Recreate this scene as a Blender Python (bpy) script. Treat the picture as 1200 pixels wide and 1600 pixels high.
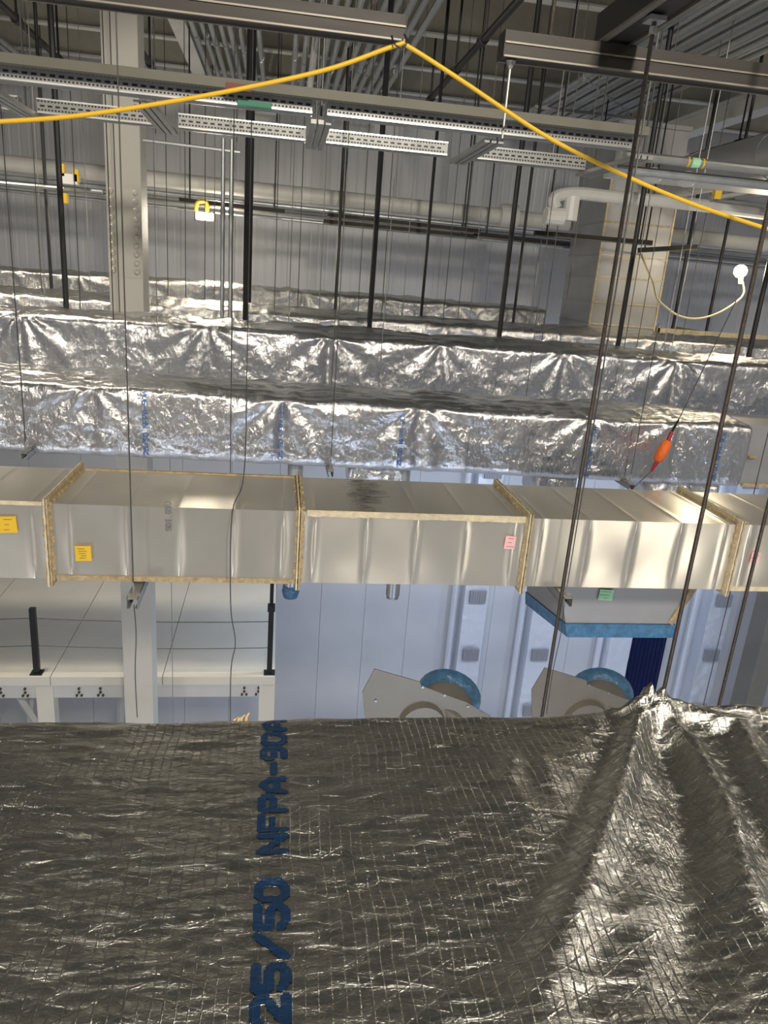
import bpy, bmesh, math, random
import numpy as np
from mathutils import Vector, Matrix

for o in list(bpy.data.objects): bpy.data.objects.remove(o)
S = bpy.context.scene
COL = S.collection
random.seed(4)

# ------------------------------------------------------------------ camera
ZC = 9.5
FPX = 1155.0
R = np.array([[0.98841937, 0.03056199, 0.14863755],
              [-0.13182116, -0.3122762, 0.94080112],
              [0.07516872, -0.94949963, -0.30463113]])   # world axes in camera axes (x right, y down, z forward)
cam = bpy.data.cameras.new('camera'); camo = bpy.data.objects.new('camera', cam); COL.objects.link(camo)
cam.sensor_fit = 'VERTICAL'; cam.sensor_height = 36.0; cam.lens = 36.0 * FPX / 1600.0
cam.clip_start = 0.02; cam.clip_end = 200
m = Matrix(((R[0, 0], -R[0, 1], -R[0, 2], 0), (R[1, 0], -R[1, 1], -R[1, 2], 0), (R[2, 0], -R[2, 1], -R[2, 2], ZC), (0, 0, 0, 1)))
camo.matrix_world = m
S.camera = camo

# ------------------------------------------------------------------ world, lights, exposure
S.view_settings.view_transform = 'Standard'; S.view_settings.look = 'None'
S.view_settings.gamma = 1.0; S.view_settings.use_curve_mapping = False
S.view_settings.exposure = -1.68
W = bpy.data.worlds.new('world'); S.world = W; W.use_nodes = True
W.node_tree.nodes['Background'].inputs[0].default_value = (0.8, 0.85, 1, 1)
W.node_tree.nodes['Background'].inputs[1].default_value = 0.05

def lamp_disc(name, loc, power, size, color, aim=(0, 0, -1), spread=180):
    l = bpy.data.lights.new(name, 'AREA'); l.shape = 'DISK'; l.size = size; l.energy = power; l.color = color
    l.spread = math.radians(spread)
    o = bpy.data.objects.new(name, l); COL.objects.link(o); o.location = loc
    o.rotation_euler = Vector(aim).to_track_quat('-Z', 'Y').to_euler()
    return o
def lamp_point(name, loc, power, r, color):
    l = bpy.data.lights.new(name, 'POINT'); l.shadow_soft_size = r; l.energy = power; l.color = color
    o = bpy.data.objects.new(name, l); COL.objects.link(o); o.location = loc
    return o
WARM = (1.0, 0.925, 0.80); COOL = (0.62, 0.75, 1.0)
# hall lamps of the lower level
for hx, hp in ((2.7, 330), (5.6, 360), (9.0, 400)):
    lamp_disc('hall_lamp', (hx, 9.4, 7.15), hp, 0.6, COOL, (0, 0.45, -1))
lamp_point('hall_lamp', (2.0, 1.5, 4.0), 650, 0.4, COOL)
lamp_disc('added_duct_lamp', (5.6, -1.6, 6.0), 85, 1.1, WARM, (-0.45, 1, 0.25))  # added lamp without a known source, brightens the bare duct's right panels
lamp_disc('added_duct_lamp', (1.3, -1.4, 5.3), 18, 0.5, WARM, (-0.1, 1, 0.4))  # small added lamp, reflects as a bright patch in the duct's middle panel
lamp_point('hall_lamp', (-4.0, 0.0, 4.0), 700, 0.4, (0.95, 0.95, 1.0))
# work lamps under the roof, behind and above the photographer
lamp_disc('roof_work_lamp', (5.5, 1.5, 12.7), 450, 0.7, WARM)
lamp_disc('roof_work_lamp', (-3.2, -1.5, 12.7), 420, 0.7, WARM)
lamp_disc('roof_work_lamp', (1.2, -3.5, 12.6), 1700, 0.8, WARM, (0.0, 0.75, -0.5))

lamp_disc('roof_work_lamp', (-3.7, 8.3, 12.85), 430, 0.5, (1.0, 0.90, 0.74), (0, 0, -1), 95)

def ray(x, y): return R @ np.array([x - 600.0, y - 800.0, FPX])
def at(x, y, Y):
    d = ray(x, y); t = Y / d[1]; return np.array([d[0] * t, Y, ZC + d[2] * t])
def atz(x, y, Z):
    d = ray(x, y); t = (Z - ZC) / d[2]; return np.array([d[0] * t, d[1] * t, Z])

# ------------------------------------------------------------------ materials
def sock(n, *names):
    for k in names:
        if k in n.inputs: return n.inputs[k]
def mat(name, col, rough=0.6, metal=0.0, var=0.0, scale=6.0, bump=0.0, bscale=40.0, stretch=None, emit=None, rv=0.12, alpha=None, trans=None):
    M_ = bpy.data.materials.new(name); M_.use_nodes = True
    nt = M_.node_tree; b = nt.nodes['Principled BSDF']
    b.inputs['Base Color'].default_value = (*col, 1); b.inputs['Roughness'].default_value = rough; b.inputs['Metallic'].default_value = metal
    tc = nt.nodes.new('ShaderNodeTexCoord'); src = tc.outputs['Object']
    if stretch:
        mp = nt.nodes.new('ShaderNodeMapping'); mp.inputs['Scale'].default_value = stretch
        nt.links.new(src, mp.inputs[0]); src = mp.outputs[0]
    if var:
        n = nt.nodes.new('ShaderNodeTexNoise'); n.inputs['Scale'].default_value = scale; n.inputs['Detail'].default_value = 6
        nt.links.new(src, n.inputs['Vector'])
        r = nt.nodes.new('ShaderNodeValToRGB')
        r.color_ramp.elements[0].position = 0.3; r.color_ramp.elements[1].position = 0.7
        r.color_ramp.elements[0].color = (*[max(0, c * (1 - var)) for c in col], 1)
        r.color_ramp.elements[1].color = (*[min(1, c * (1 + var)) for c in col], 1)
        nt.links.new(n.outputs['Fac'], r.inputs[0]); nt.links.new(r.outputs[0], b.inputs['Base Color'])
        mr = nt.nodes.new('ShaderNodeMapRange'); mr.inputs[3].default_value = max(0, rough - rv); mr.inputs[4].default_value = min(1, rough + rv)
        nt.links.new(n.outputs['Fac'], mr.inputs[0]); nt.links.new(mr.outputs[0], b.inputs['Roughness'])
    if bump:
        n2 = nt.nodes.new('ShaderNodeTexNoise'); n2.inputs['Scale'].default_value = bscale; n2.inputs['Detail'].default_value = 5
        nt.links.new(src, n2.inputs['Vector'])
        bp = nt.nodes.new('ShaderNodeBump'); bp.inputs['Strength'].default_value = bump; bp.inputs['Distance'].default_value = 0.02
        nt.links.new(n2.outputs['Fac'], bp.inputs['Height']); nt.links.new(bp.outputs[0], b.inputs['Normal'])
    if emit:
        b.inputs['Emission Color'].default_value = (*emit[0], 1); b.inputs['Emission Strength'].default_value = emit[1]
    if trans is not None: b.inputs['Transmission Weight'].default_value = trans
    if alpha is not None: b.inputs['Alpha'].default_value = alpha
    return M_

def math_node(nt, op, a, b=None):
    n = nt.nodes.new('ShaderNodeMath'); n.operation = op
    for i, v in enumerate((a, b)):
        if v is None: continue
        if isinstance(v, (int, float)): n.inputs[i].default_value = v
        else: nt.links.new(v, n.inputs[i])
    return n.outputs[0]

def foil(name, col, rough, crease=0.5, fine=0.3, cs=9.0, scrim=0.0, scrim_pitch=0.013, dirt=0.0):
    M_ = bpy.data.materials.new(name); M_.use_nodes = True
    nt = M_.node_tree; b = nt.nodes['Principled BSDF']; L = nt.links
    b.inputs['Base Color'].default_value = (*col, 1); b.inputs['Metallic'].default_value = 1.0; b.inputs['Roughness'].default_value = rough
    tc = nt.nodes.new('ShaderNodeTexCoord'); src = tc.outputs['Object']
    # large creases: distorted voronoi edges, plus noise
    n0 = nt.nodes.new('ShaderNodeTexNoise'); n0.inputs['Scale'].default_value = cs * 0.5; n0.inputs['Detail'].default_value = 3; L.new(src, n0.inputs['Vector'])
    va = nt.nodes.new('ShaderNodeVectorMath'); va.operation = 'MULTIPLY_ADD'; L.new(n0.outputs['Color'], va.inputs[0]); va.inputs[1].default_value = (0.25, 0.25, 0.25); L.new(src, va.inputs[2])
    v = nt.nodes.new('ShaderNodeTexVoronoi'); v.feature = 'F1'; v.inputs['Scale'].default_value = cs; L.new(va.outputs[0], v.inputs['Vector'])
    n1 = nt.nodes.new('ShaderNodeTexNoise'); n1.inputs['Scale'].default_value = cs * 3; n1.inputs['Detail'].default_value = 6; n1.inputs['Roughness'].default_value = 0.6
    if 'Distortion' in n1.inputs: n1.inputs['Distortion'].default_value = 1.2
    mp = nt.nodes.new('ShaderNodeMapping'); mp.inputs['Scale'].default_value = (0.6, 1.6, 1.0) if scrim else (1.6, 1.0, 0.6)
    L.new(src, mp.inputs[0]); L.new(mp.outputs[0], n1.inputs['Vector'])
    h = math_node(nt, 'ADD', math_node(nt, 'MULTIPLY', v.outputs['Distance'], crease), math_node(nt, 'MULTIPLY', n1.outputs['Fac'], fine))
    if scrim:
        sx = nt.nodes.new('ShaderNodeSeparateXYZ')
        n3 = nt.nodes.new('ShaderNodeTexNoise'); n3.inputs['Scale'].default_value = 6; L.new(src, n3.inputs['Vector'])
        vb = nt.nodes.new('ShaderNodeVectorMath'); vb.operation = 'MULTIPLY_ADD'; L.new(n3.outputs['Color'], vb.inputs[0]); vb.inputs[1].default_value = (0.02, 0.02, 0.0); L.new(src, vb.inputs[2])
        L.new(vb.outputs[0], sx.inputs[0])
        def line(expr, pitch, width):
            f_ = math_node(nt, 'FRACT', math_node(nt, 'DIVIDE', expr, pitch))
            d_ = math_node(nt, 'ABSOLUTE', math_node(nt, 'SUBTRACT', f_, 0.5))
            return math_node(nt, 'MAXIMUM', math_node(nt, 'SUBTRACT', 1.0, math_node(nt, 'DIVIDE', d_, width)), 0.0)
        X, Y = sx.outputs[0], sx.outputs[1]
        a1 = line(X, scrim_pitch, 0.09)
        a2 = line(math_node(nt, 'ADD', Y, math_node(nt, 'MULTIPLY', X, 0.30)), scrim_pitch * 1.9, 0.06)
        a3 = line(math_node(nt, 'SUBTRACT', Y, math_node(nt, 'MULTIPLY', X, 0.62)), scrim_pitch * 2.6, 0.05)
        al = math_node(nt, 'MAXIMUM', a1, math_node(nt, 'MULTIPLY', math_node(nt, 'MAXIMUM', a2, a3), 0.5))
        n4 = nt.nodes.new('ShaderNodeTexNoise'); n4.inputs['Scale'].default_value = 5.0; n4.inputs['Detail'].default_value = 4; L.new(src, n4.inputs['Vector'])
        mk = nt.nodes.new('ShaderNodeMapRange'); mk.inputs[1].default_value = 0.42; mk.inputs[2].default_value = 0.68; L.new(n4.outputs['Fac'], mk.inputs[0])
        al = math_node(nt, 'MULTIPLY', al, math_node(nt, 'ADD', math_node(nt, 'MULTIPLY', mk.outputs[0], 0.6), 0.4))
        h = math_node(nt, 'ADD', h, math_node(nt, 'MULTIPLY', al, scrim))
    bp = nt.nodes.new('ShaderNodeBump'); bp.inputs['Strength'].default_value = 1.0; bp.inputs['Distance'].default_value = 0.02
    L.new(h, bp.inputs['Height']); L.new(bp.outputs[0], b.inputs['Normal'])
    return M_

M = {}
M['wall'] = mat('wall_panel_paint', (0.60, 0.60, 0.61), 0.35, var=0.03, scale=1.5)
M['wall_side'] = mat('side_wall_paint', (0.60, 0.60, 0.62), 0.5, var=0.03)
M['floor'] = mat('floor_coating', (0.62, 0.63, 0.65), 0.4, var=0.05)
M['deck'] = mat('roof_deck_steel', (0.16, 0.165, 0.15), 0.6, 0.2, var=0.1)
M['purlin'] = mat('purlin_paint', (0.62, 0.59, 0.50), 0.6, var=0.06)
M['purlin_white'] = mat('purlin_flange_paint', (0.80, 0.79, 0.74), 0.5)
M['column'] = mat('column_paint', (0.66, 0.63, 0.56), 0.5, var=0.03, scale=3, bump=0.05, bscale=20)
M['mezz'] = mat('mezzanine_white', (0.76, 0.73, 0.64), 0.55, var=0.03, scale=2)
M['mezz_steel'] = mat('mezzanine_steel', (0.66, 0.66, 0.64), 0.5, var=0.03)
M['galv'] = mat('galvanized_sheet', (0.74, 0.70, 0.61), 0.30, 0.82, var=0.03, scale=3, rv=0.02)
M['galv_dark'] = mat('galvanized_dull', (0.40, 0.40, 0.39), 0.45, 0.8, var=0.08, scale=6)
M['galv_shade'] = mat('shaded_galvanized_sheet', (0.42, 0.42, 0.43), 0.5, 0.5, var=0.05, scale=6)  # shaded copy of the galvanized sheet, shade put into the base colour
M['zinc'] = mat('zinc_strut', (0.36, 0.36, 0.345), 0.5, 0.6, var=0.06, scale=12)
M['conduit'] = mat('conduit_steel', (0.46, 0.48, 0.48), 0.4, 0.7, var=0.08, scale=10)
M['coupling'] = mat('coupling_zinc', (0.66, 0.66, 0.64), 0.3, 0.85)
M['olive'] = mat('olive_dull_steel', (0.17, 0.16, 0.125), 0.6, 0.2, var=0.1)
M['dark_steel'] = mat('dark_weathered_steel', (0.026, 0.022, 0.018), 0.55, 0.3, var=0.3, scale=14, stretch=(0.3, 3, 3))
M['dark_edge'] = mat('pale_steel_edge', (0.20, 0.18, 0.15), 0.5, 0.6, var=0.2)  # lips a paler tone than the beam steel
M['black'] = mat('black_paint', (0.012, 0.012, 0.013), 0.45, var=0.1)
M['black_pipe'] = mat('black_pipe', (0.03, 0.027, 0.025), 0.5, 0.3, var=0.15)
M['wire'] = mat('wire_rope_steel', (0.10, 0.10, 0.095), 0.5, 0.6)
M['wire_light'] = mat('bright_wire', (0.35, 0.35, 0.34), 0.45, 0.7)
M['rod'] = mat('threaded_rod_steel', (0.085, 0.07, 0.06), 0.4, 0.8, var=0.15, scale=60, bump=0.4, bscale=300)
M['white_pipe'] = mat('white_pipe_jacket', (0.72, 0.71, 0.67), 0.45, var=0.05, scale=4)
M['white_pvc'] = mat('white_fitting_cover', (0.80, 0.79, 0.75), 0.4)
M['sealant'] = mat('tan_duct_sealant', (0.46, 0.35, 0.20), 0.75, var=0.25, scale=30, bump=0.6, bscale=60)
M['sealant_pale'] = mat('pale_duct_sealant', (0.68, 0.58, 0.40), 0.75, var=0.15, scale=25, bump=0.4, bscale=50)
M['yellow_cord'] = mat('yellow_cord', (0.68, 0.40, 0.015), 0.45)
M['cream_cord'] = mat('cream_cord', (0.75, 0.65, 0.38), 0.5)
M['yellow_paper'] = mat('yellow_paper', (0.78, 0.50, 0.03), 0.7, var=0.05)
M['yellow_plastic'] = mat('yellow_plastic', (0.80, 0.50, 0.03), 0.5)
M['pink_paper'] = mat('pink_paper', (0.85, 0.50, 0.50), 0.7, var=0.05)
M['green_paper'] = mat('green_paper', (0.42, 0.78, 0.45), 0.7, var=0.05)
M['green_tag'] = mat('green_tag', (0.02, 0.22, 0.12), 0.5)
M['red_tag'] = mat('red_tag', (0.22, 0.05, 0.03), 0.6)
M['ink'] = mat('dark_ink', (0.06, 0.06, 0.07), 0.7)
M['ink_grey'] = mat('grey_stencil_ink', (0.16, 0.16, 0.16), 0.7)
M['blue_ink_light'] = mat('pale_blue_print_ink', (0.10, 0.22, 0.50), 0.4, 0.6)
M['blue_film'] = mat('blue_film', (0.07, 0.19, 0.34), 0.18, 0.0, var=0.25, scale=18, bump=0.8, bscale=25)
M['navy'] = mat('navy_fabric', (0.004, 0.010, 0.07), 0.6, var=0.1)
M['orange'] = mat('orange_sleeve', (0.90, 0.18, 0.03), 0.6, var=0.1, bump=0.5, bscale=60)
M['red'] = mat('red_handle', (0.35, 0.02, 0.03), 0.5)
M['beige_plate'] = mat('beige_sheet_metal', (0.25, 0.225, 0.185), 0.5, 0.35, var=0.06, scale=5)
M['grille'] = mat('grey_grille', (0.32, 0.31, 0.34), 0.6)
M['bolt'] = mat('dark_bolt', (0.10, 0.085, 0.06), 0.5, 0.5)
M['bulb'] = mat('lit_bulb', (1, 0.95, 0.8), 0.5, emit=((1.0, 0.86, 0.58), 150))
M['led'] = mat('lit_led_face', (1, 0.97, 0.9), 0.5, emit=((1.0, 0.93, 0.78), 150))
M['foil'] = foil('foil_facing', (0.80, 0.80, 0.81), 0.20, 0.36, 0.30, 11.0)
M['foil_far'] = foil('foil_facing_far', (0.80, 0.79, 0.76), 0.22, 0.35, 0.4, 11.0)
M['foil_near'] = foil('foil_facing_scrim', (0.47, 0.46, 0.425), 0.25, 0.04, 0.15, 15.0, scrim=0.042)
M['foil_wall'] = foil('foil_on_wall_duct', (0.86, 0.89, 0.95), 0.5, 0.5, 0.3, 6.0)
M['foil_wall'].node_tree.nodes['Principled BSDF'].inputs['Metallic'].default_value = 0.55

M['blue_ink'] = foil('blue_print_ink', (0.009, 0.032, 0.085), 0.4, 0.04, 0.12, 15.0, scrim=0.04)
M['blue_ink'].node_tree.nodes['Principled BSDF'].inputs['Metallic'].default_value = 0.45

# ------------------------------------------------------------------ mesh helpers
ROOT = {}
class MB:
    def __init__(s): s.v = []; s.f = []
    def add(s, vs, fs):
        k = len(s.v); s.v += [tuple(map(float, p)) for p in vs]; s.f += [tuple(i + k for i in f) for f in fs]; return s
    def box(s, x0, x1, y0, y1, z0, z1):
        return s.add([(x0, y0, z0), (x1, y0, z0), (x1, y1, z0), (x0, y1, z0), (x0, y0, z1), (x1, y0, z1), (x1, y1, z1), (x0, y1, z1)],
                     [(0, 3, 2, 1), (4, 5, 6, 7), (0, 1, 5, 4), (1, 2, 6, 5), (2, 3, 7, 6), (3, 0, 4, 7)])
    def obox(s, c, ax, ay, az, hx, hy, hz):
        c = np.array(c, float); ax, ay, az = [np.array(a, float) / np.linalg.norm(a) for a in (ax, ay, az)]
        vs = [c + i * hx * ax + j * hy * ay + k * hz * az for k in (-1, 1) for j in (-1, 1) for i in (-1, 1)]
        return s.add(vs, [(0, 2, 3, 1), (4, 5, 7, 6), (0, 1, 5, 4), (1, 3, 7, 5), (3, 2, 6, 7), (2, 0, 4, 6)])
    def tube(s, pts, r, n=8, cap=True, closed=False):
        pts = [np.array(p, float) for p in pts]; rs = r if hasattr(r, '__len__') else [r] * len(pts)
        k = len(s.v); up = None; N = len(pts)
        for i, p in enumerate(pts):
            if closed: t = pts[(i + 1) % N] - pts[i - 1]
            else: t = pts[min(i + 1, N - 1)] - pts[max(i - 1, 0)]
            t = t / (np.linalg.norm(t) + 1e-12)
            if up is None:
                a = np.array([0, 0, 1.0]) if abs(t[2]) < 0.9 else np.array([1.0, 0, 0])
                up = np.cross(np.cross(t, a), t)
            up = up - t * up.dot(t); up /= np.linalg.norm(up) + 1e-12
            sd = np.cross(t, up)
            for j in range(n):
                a = 2 * math.pi * j / n
                s.v.append(tuple(p + rs[i] * (math.cos(a) * up + math.sin(a) * sd)))
        for i in range(N if closed else N - 1):
            i2 = (i + 1) % N
            for j in range(n):
                j2 = (j + 1) % n
                s.f.append((k + i * n + j, k + i * n + j2, k + i2 * n + j2, k + i2 * n + j))
        if cap and not closed:
            s.f.append(tuple(k + j for j in range(n - 1, -1, -1))); s.f.append(tuple(k + (N - 1) * n + j for j in range(n)))
        return s
    def prism(s, poly, axis, a0, a1):
        # poly: list of 2D points; axis 'x','y','z' = extrusion axis
        def P(u, v, w): return {'x': (w, u, v), 'y': (u, w, v), 'z': (u, v, w)}[axis]
        n = len(poly); vs = [P(u, v, a0) for u, v in poly] + [P(u, v, a1) for u, v in poly]
        fs = [tuple(range(n - 1, -1, -1)), tuple(range(n, 2 * n))] + [(i, (i + 1) % n, n + (i + 1) % n, n + i) for i in range(n)]
        return s.add(vs, fs)
    def sphere(s, c, r, nu=12, nv=8, sc=(1, 1, 1)):
        vs = []; fs = []
        for i in range(nv + 1):
            th = math.pi * i / nv
            for j in range(nu):
                ph = 2 * math.pi * j / nu
                vs.append((c[0] + r * sc[0] * math.sin(th) * math.cos(ph), c[1] + r * sc[1] * math.sin(th) * math.sin(ph), c[2] + r * sc[2] * math.cos(th)))
        for i in range(nv):
            for j in range(nu): fs.append((i * nu + j, (i + 1) * nu + j, (i + 1) * nu + (j + 1) % nu, i * nu + (j + 1) % nu))
        return s.add(vs, fs)
    def build(s, name, material, parent=None, smooth=False, label=None, cat=None, group=None, kind=None, bevel=0):
        v = np.array(s.v, dtype=float)
        if parent is None:
            org = np.array([(v[:, 0].min() + v[:, 0].max()) / 2, (v[:, 1].min() + v[:, 1].max()) / 2, v[:, 2].min()])
        else: org = ROOT[parent]
        me = bpy.data.meshes.new(name); me.from_pydata((v - org).tolist(), [], s.f)
        bm = bmesh.new(); bm.from_mesh(me); bmesh.ops.recalc_face_normals(bm, faces=bm.faces); bm.to_mesh(me); bm.free()
        me.materials.append(material)
        if smooth: me.polygons.foreach_set('use_smooth', [True] * len(me.polygons)); 
        if smooth == 'auto':
            me.set_sharp_from_angle(angle=math.radians(28))
        o = bpy.data.objects.new(name, me); COL.objects.link(o)
        ROOT[o] = org
        if parent is not None: o.parent = parent
        else: o.location = org
        if bevel:
            md = o.modifiers.new('bevel', 'BEVEL'); md.width = bevel; md.segments = 2
        tag(o, label, cat, group, kind)
        return o
def tag(o, label=None, cat=None, group=None, kind=None):
    if label: o['label'] = label
    if cat: o['category'] = cat
    if group: o['group'] = group
    if kind: o['kind'] = kind
    return o
def thing(name, label, cat, loc=(0, 0, 0), group=None):
    o = bpy.data.objects.new(name, None); COL.objects.link(o); o.location = loc; ROOT[o] = np.array(loc, float)
    o.empty_display_size = 0.1
    return tag(o, label, cat, group)
def struct(o): o['kind'] = 'structure'; return o
def box(name, b, material, parent=None, **k): return MB().box(*b).build(name, material, parent, **k)
def share(src, name, parent, offset, label=None):
    """copy of a piece that shares mesh data, moved by offset"""
    o = src.copy(); o.name = name; COL.objects.link(o); o.parent = parent
    o.location = Vector(src.location) + Vector(offset)
    for k in ('label',):
        if k in o and label is None: del o[k]
    return o
def rope(a, b, sag, n=24):
    a, b = np.array(a, float), np.array(b, float)
    return [a + (b - a) * t - np.array([0, 0, sag * 4 * t * (1 - t)]) for t in np.linspace(0, 1, n)]
def smooth_path(P, n=8):
    P = [np.array(p, float) for p in P]; out = []
    for i in range(len(P) - 1):
        p0, p1, p2, p3 = P[max(i - 1, 0)], P[i], P[i + 1], P[min(i + 2, len(P) - 1)]
        for t in np.linspace(0, 1, n, endpoint=False):
            out.append(0.5 * ((2 * p1) + (-p0 + p2) * t + (2 * p0 - 5 * p1 + 4 * p2 - p3) * t * t + (-p0 + 3 * p1 - 3 * p2 + p3) * t ** 3))
    out.append(P[-1]); return out

# value noise
def vnoise(x, y, seed=0):
    rs = np.random.RandomState(seed); T = rs.rand(256, 256)
    xi = np.floor(x).astype(int); yi = np.floor(y).astype(int); fx = x - xi; fy = y - yi
    fx = fx * fx * (3 - 2 * fx); fy = fy * fy * (3 - 2 * fy)
    a = T[xi % 256, yi % 256]; b = T[(xi + 1) % 256, yi % 256]; c = T[xi % 256, (yi + 1) % 256]; d = T[(xi + 1) % 256, (yi + 1) % 256]
    return (a * (1 - fx) + b * fx) * (1 - fy) + (c * (1 - fx) + d * fx) * fy - 0.5
def ridged(x, y, seed=0): return 1 - 2 * np.abs(vnoise(x, y, seed)) * 2   # -1..1, sharp crests

# stroke letters on a 4 x 6 cell
GLYPH = {
 '2': [[(0, 5), (1, 6), (3, 6), (4, 5), (4, 4), (0, 0), (4, 0)]],
 '5': [[(4, 6), (0, 6), (0, 3.4), (3, 3.4), (4, 2.5), (4, 1), (3, 0), (1, 0), (0, 1)]],
 '/': [[(0, 0), (4, 6)]],
 '0': [[(1, 0), (0, 1.3), (0, 4.7), (1, 6), (3, 6), (4, 4.7), (4, 1.3), (3, 0), (1, 0)]],
 'N': [[(0, 0), (0, 6), (4, 0), (4, 6)]],
 'F': [[(0, 0), (0, 6), (4, 6)], [(0, 3.2), (3, 3.2)]],
 'P': [[(0, 0), (0, 6), (3, 6), (4, 5.2), (4, 3.7), (3, 2.9), (0, 2.9)]],
 'A': [[(0, 0), (0.3, 4), (2, 6), (3.7, 4), (4, 0)], [(0.2, 2.2), (3.8, 2.2)]],
 '-': [[(0.6, 3), (3.4, 3)]],
 '9': [[(0.4, 0), (2.6, 0), (4, 1.6), (4, 5), (3, 6), (1, 6), (0, 5), (0, 3.7), (1, 2.9), (4, 2.9)]],
 'S': [[(4, 5), (3, 6), (1, 6), (0, 5), (0, 4), (1, 3.1), (3, 2.9), (4, 2), (4, 1), (3, 0), (1, 0), (0, 1)]],
 'D': [[(0, 0), (0, 6), (2.6, 6), (4, 4.6), (4, 1.4), (2.6, 0), (0, 0)]],
 'I': [[(2, 0), (2, 6)], [(0.8, 0), (3.2, 0)], [(0.8, 6), (3.2, 6)]],
 '.': [[(2, 0), (2, 0.3)]],
 'G': [[(4, 5), (3, 6), (1, 6), (0, 5), (0, 1), (1, 0), (3, 0), (4, 1), (4, 2.8), (2.4, 2.8)]],
 ' ': []}
def text_cells(txt, height, pitch, width, stroke, cell):
    """quads (in text plane: u along the line, v up the letter) of the cells covered by the strokes"""
    segs = []
    for i, ch in enumerate(txt):
        for pl in GLYPH[ch]:
            for a, b in zip(pl[:-1], pl[1:]):
                segs.append((i * pitch + a[0] / 4 * width, a[1] / 6 * height, i * pitch + b[0] / 4 * width, b[1] / 6 * height))
    nu = int((len(txt) * pitch + 2 * stroke) / cell) + 2; nv = int((height + 2 * stroke) / cell) + 2
    U, V = np.meshgrid(-stroke + (np.arange(nu) + 0.5) * cell, -stroke + (np.arange(nv) + 0.5) * cell, indexing='ij')
    best = np.full(U.shape, 9.0)
    for x0, y0, x1, y1 in segs:
        dx, dy = x1 - x0, y1 - y0; t = np.clip(((U - x0) * dx + (V - y0) * dy) / (dx * dx + dy * dy + 1e-12), 0, 1)
        best = np.minimum(best, np.hypot(U - x0 - t * dx, V - y0 - t * dy))
    ii, jj = np.nonzero(best < stroke / 2)
    idx = {}; vs = []; fs = []
    def vid(i, j):
        if (i, j) not in idx: idx[(i, j)] = len(vs); vs.append((-stroke + i * cell, -stroke + j * cell))
        return idx[(i, j)]
    for i, j in zip(ii.tolist(), jj.tolist()): fs.append((vid(i, j), vid(i + 1, j), vid(i + 1, j + 1), vid(i, j + 1)))
    return np.array(vs), fs

# ------------------------------------------------------------------ the hall
YW, ZR, XL, XR, YF = 14.0, 13.0, -10.0, 13.0, -10.0
fl = struct(box('floor', (XL, XR, YF, YW, -0.3, 0), M['floor'])); fl['label'] = 'pale coated concrete floor of the hall below'
ce = struct(box('ceiling', (XL, XR, YF, YW + 0.2, ZR, ZR + 0.2), M['deck'])); ce['label'] = 'dark ribbed steel roof deck'
struct(box('wall_left', (XL - 0.2, XL, YF, YW, 0, ZR), M['wall_side'])); struct(box('wall_right', (XR, XR + 0.2, YF, YW, 0, ZR), M['wall_side']))
struct(box('wall_front', (XL, XR, YF - 0.2, YF, 0, ZR), M['wall_side']))
wb = struct(box('wall_back', (XL, XR, YW - 0.006, YW + 0.25, 0, ZR), M['wall_side'])); wb['label'] = 'far wall of pale grey ribbed metal panels'
# wall panels, each with shallow ribs
def panel_mesh(w, n_rib):
    pr = [(0.002, 0.012), (0.005, 0.0)]
    for k in range(n_rib):
        a = 0.012 + (w - 0.024) * (k + 0.5) / n_rib
        pr += [(a - 0.022, 0.0), (a - 0.012, 0.003), (a + 0.012, 0.003), (a + 0.022, 0.0)]
    pr += [(w - 0.005, 0.0), (w - 0.002, 0.012)]
    return pr
PW = 0.92
for n_rib, za, zb_ in ((0, 0.0, 7.38), (6, 7.40, ZR)):
    first = None; k = 0; x = XL
    while x < XR - 0.05:
        if first is None:
            pr = panel_mesh(PW, n_rib); mb = MB(); n = len(pr)
            mb.add([(x + u, YW - 0.02 + d, za) for u, d in pr] + [(x + u, YW - 0.02 + d, zb_) for u, d in pr], [(i, i + 1, n + i + 1, n + i) for i in range(n - 1)])
            first = mb.build('wall_panel', M['wall'], wb)
        else: share(first, 'wall_panel', wb, (k * PW, 0, 0))
        k += 1; x += PW
# roof deck ribs (run away from the viewer)
dk = None
for k in range(46):
    xx = -9.5 + k * 0.49
    if dk is None: dk = MB().prism([(xx, ZR), (xx + 0.05, ZR - 0.075), (xx + 0.17, ZR - 0.075), (xx + 0.22, ZR)], 'y', 1.0, YW).build('deck_rib', M['deck'], ce)
    else: share(dk, 'deck_rib', ce, (k * 0.49, 0, 0))
# purlins across the hall
for i, (yy, lab) in enumerate(((13.75, 'beige roof purlin with white bottom flange against the far wall'), (12.15, 'beige roof purlin with white flange, second from the far wall'),
                              (10.52, 'beige roof purlin with white flange, third from the far wall'), (8.9, 'beige roof purlin over the wrapped ducts, top edge of the photo'), (7.25, 'beige roof purlin over the strut rack'))):
    t = thing('roof_purlin', lab, 'purlin', (0, yy, 12.4), 'purlins under the roof deck')
    box('web', (XL, XR, yy - 0.01, yy + 0.01, 12.42, ZR), M['purlin'], t)
    box('bottom_flange', (XL, XR, yy - 0.07, yy + 0.07, 12.395, 12.42), M['purlin_white'], t)
    box('top_flange', (XL, XR, yy - 0.07, yy + 0.07, ZR - 0.1, ZR - 0.078), M['purlin'], t)
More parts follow.
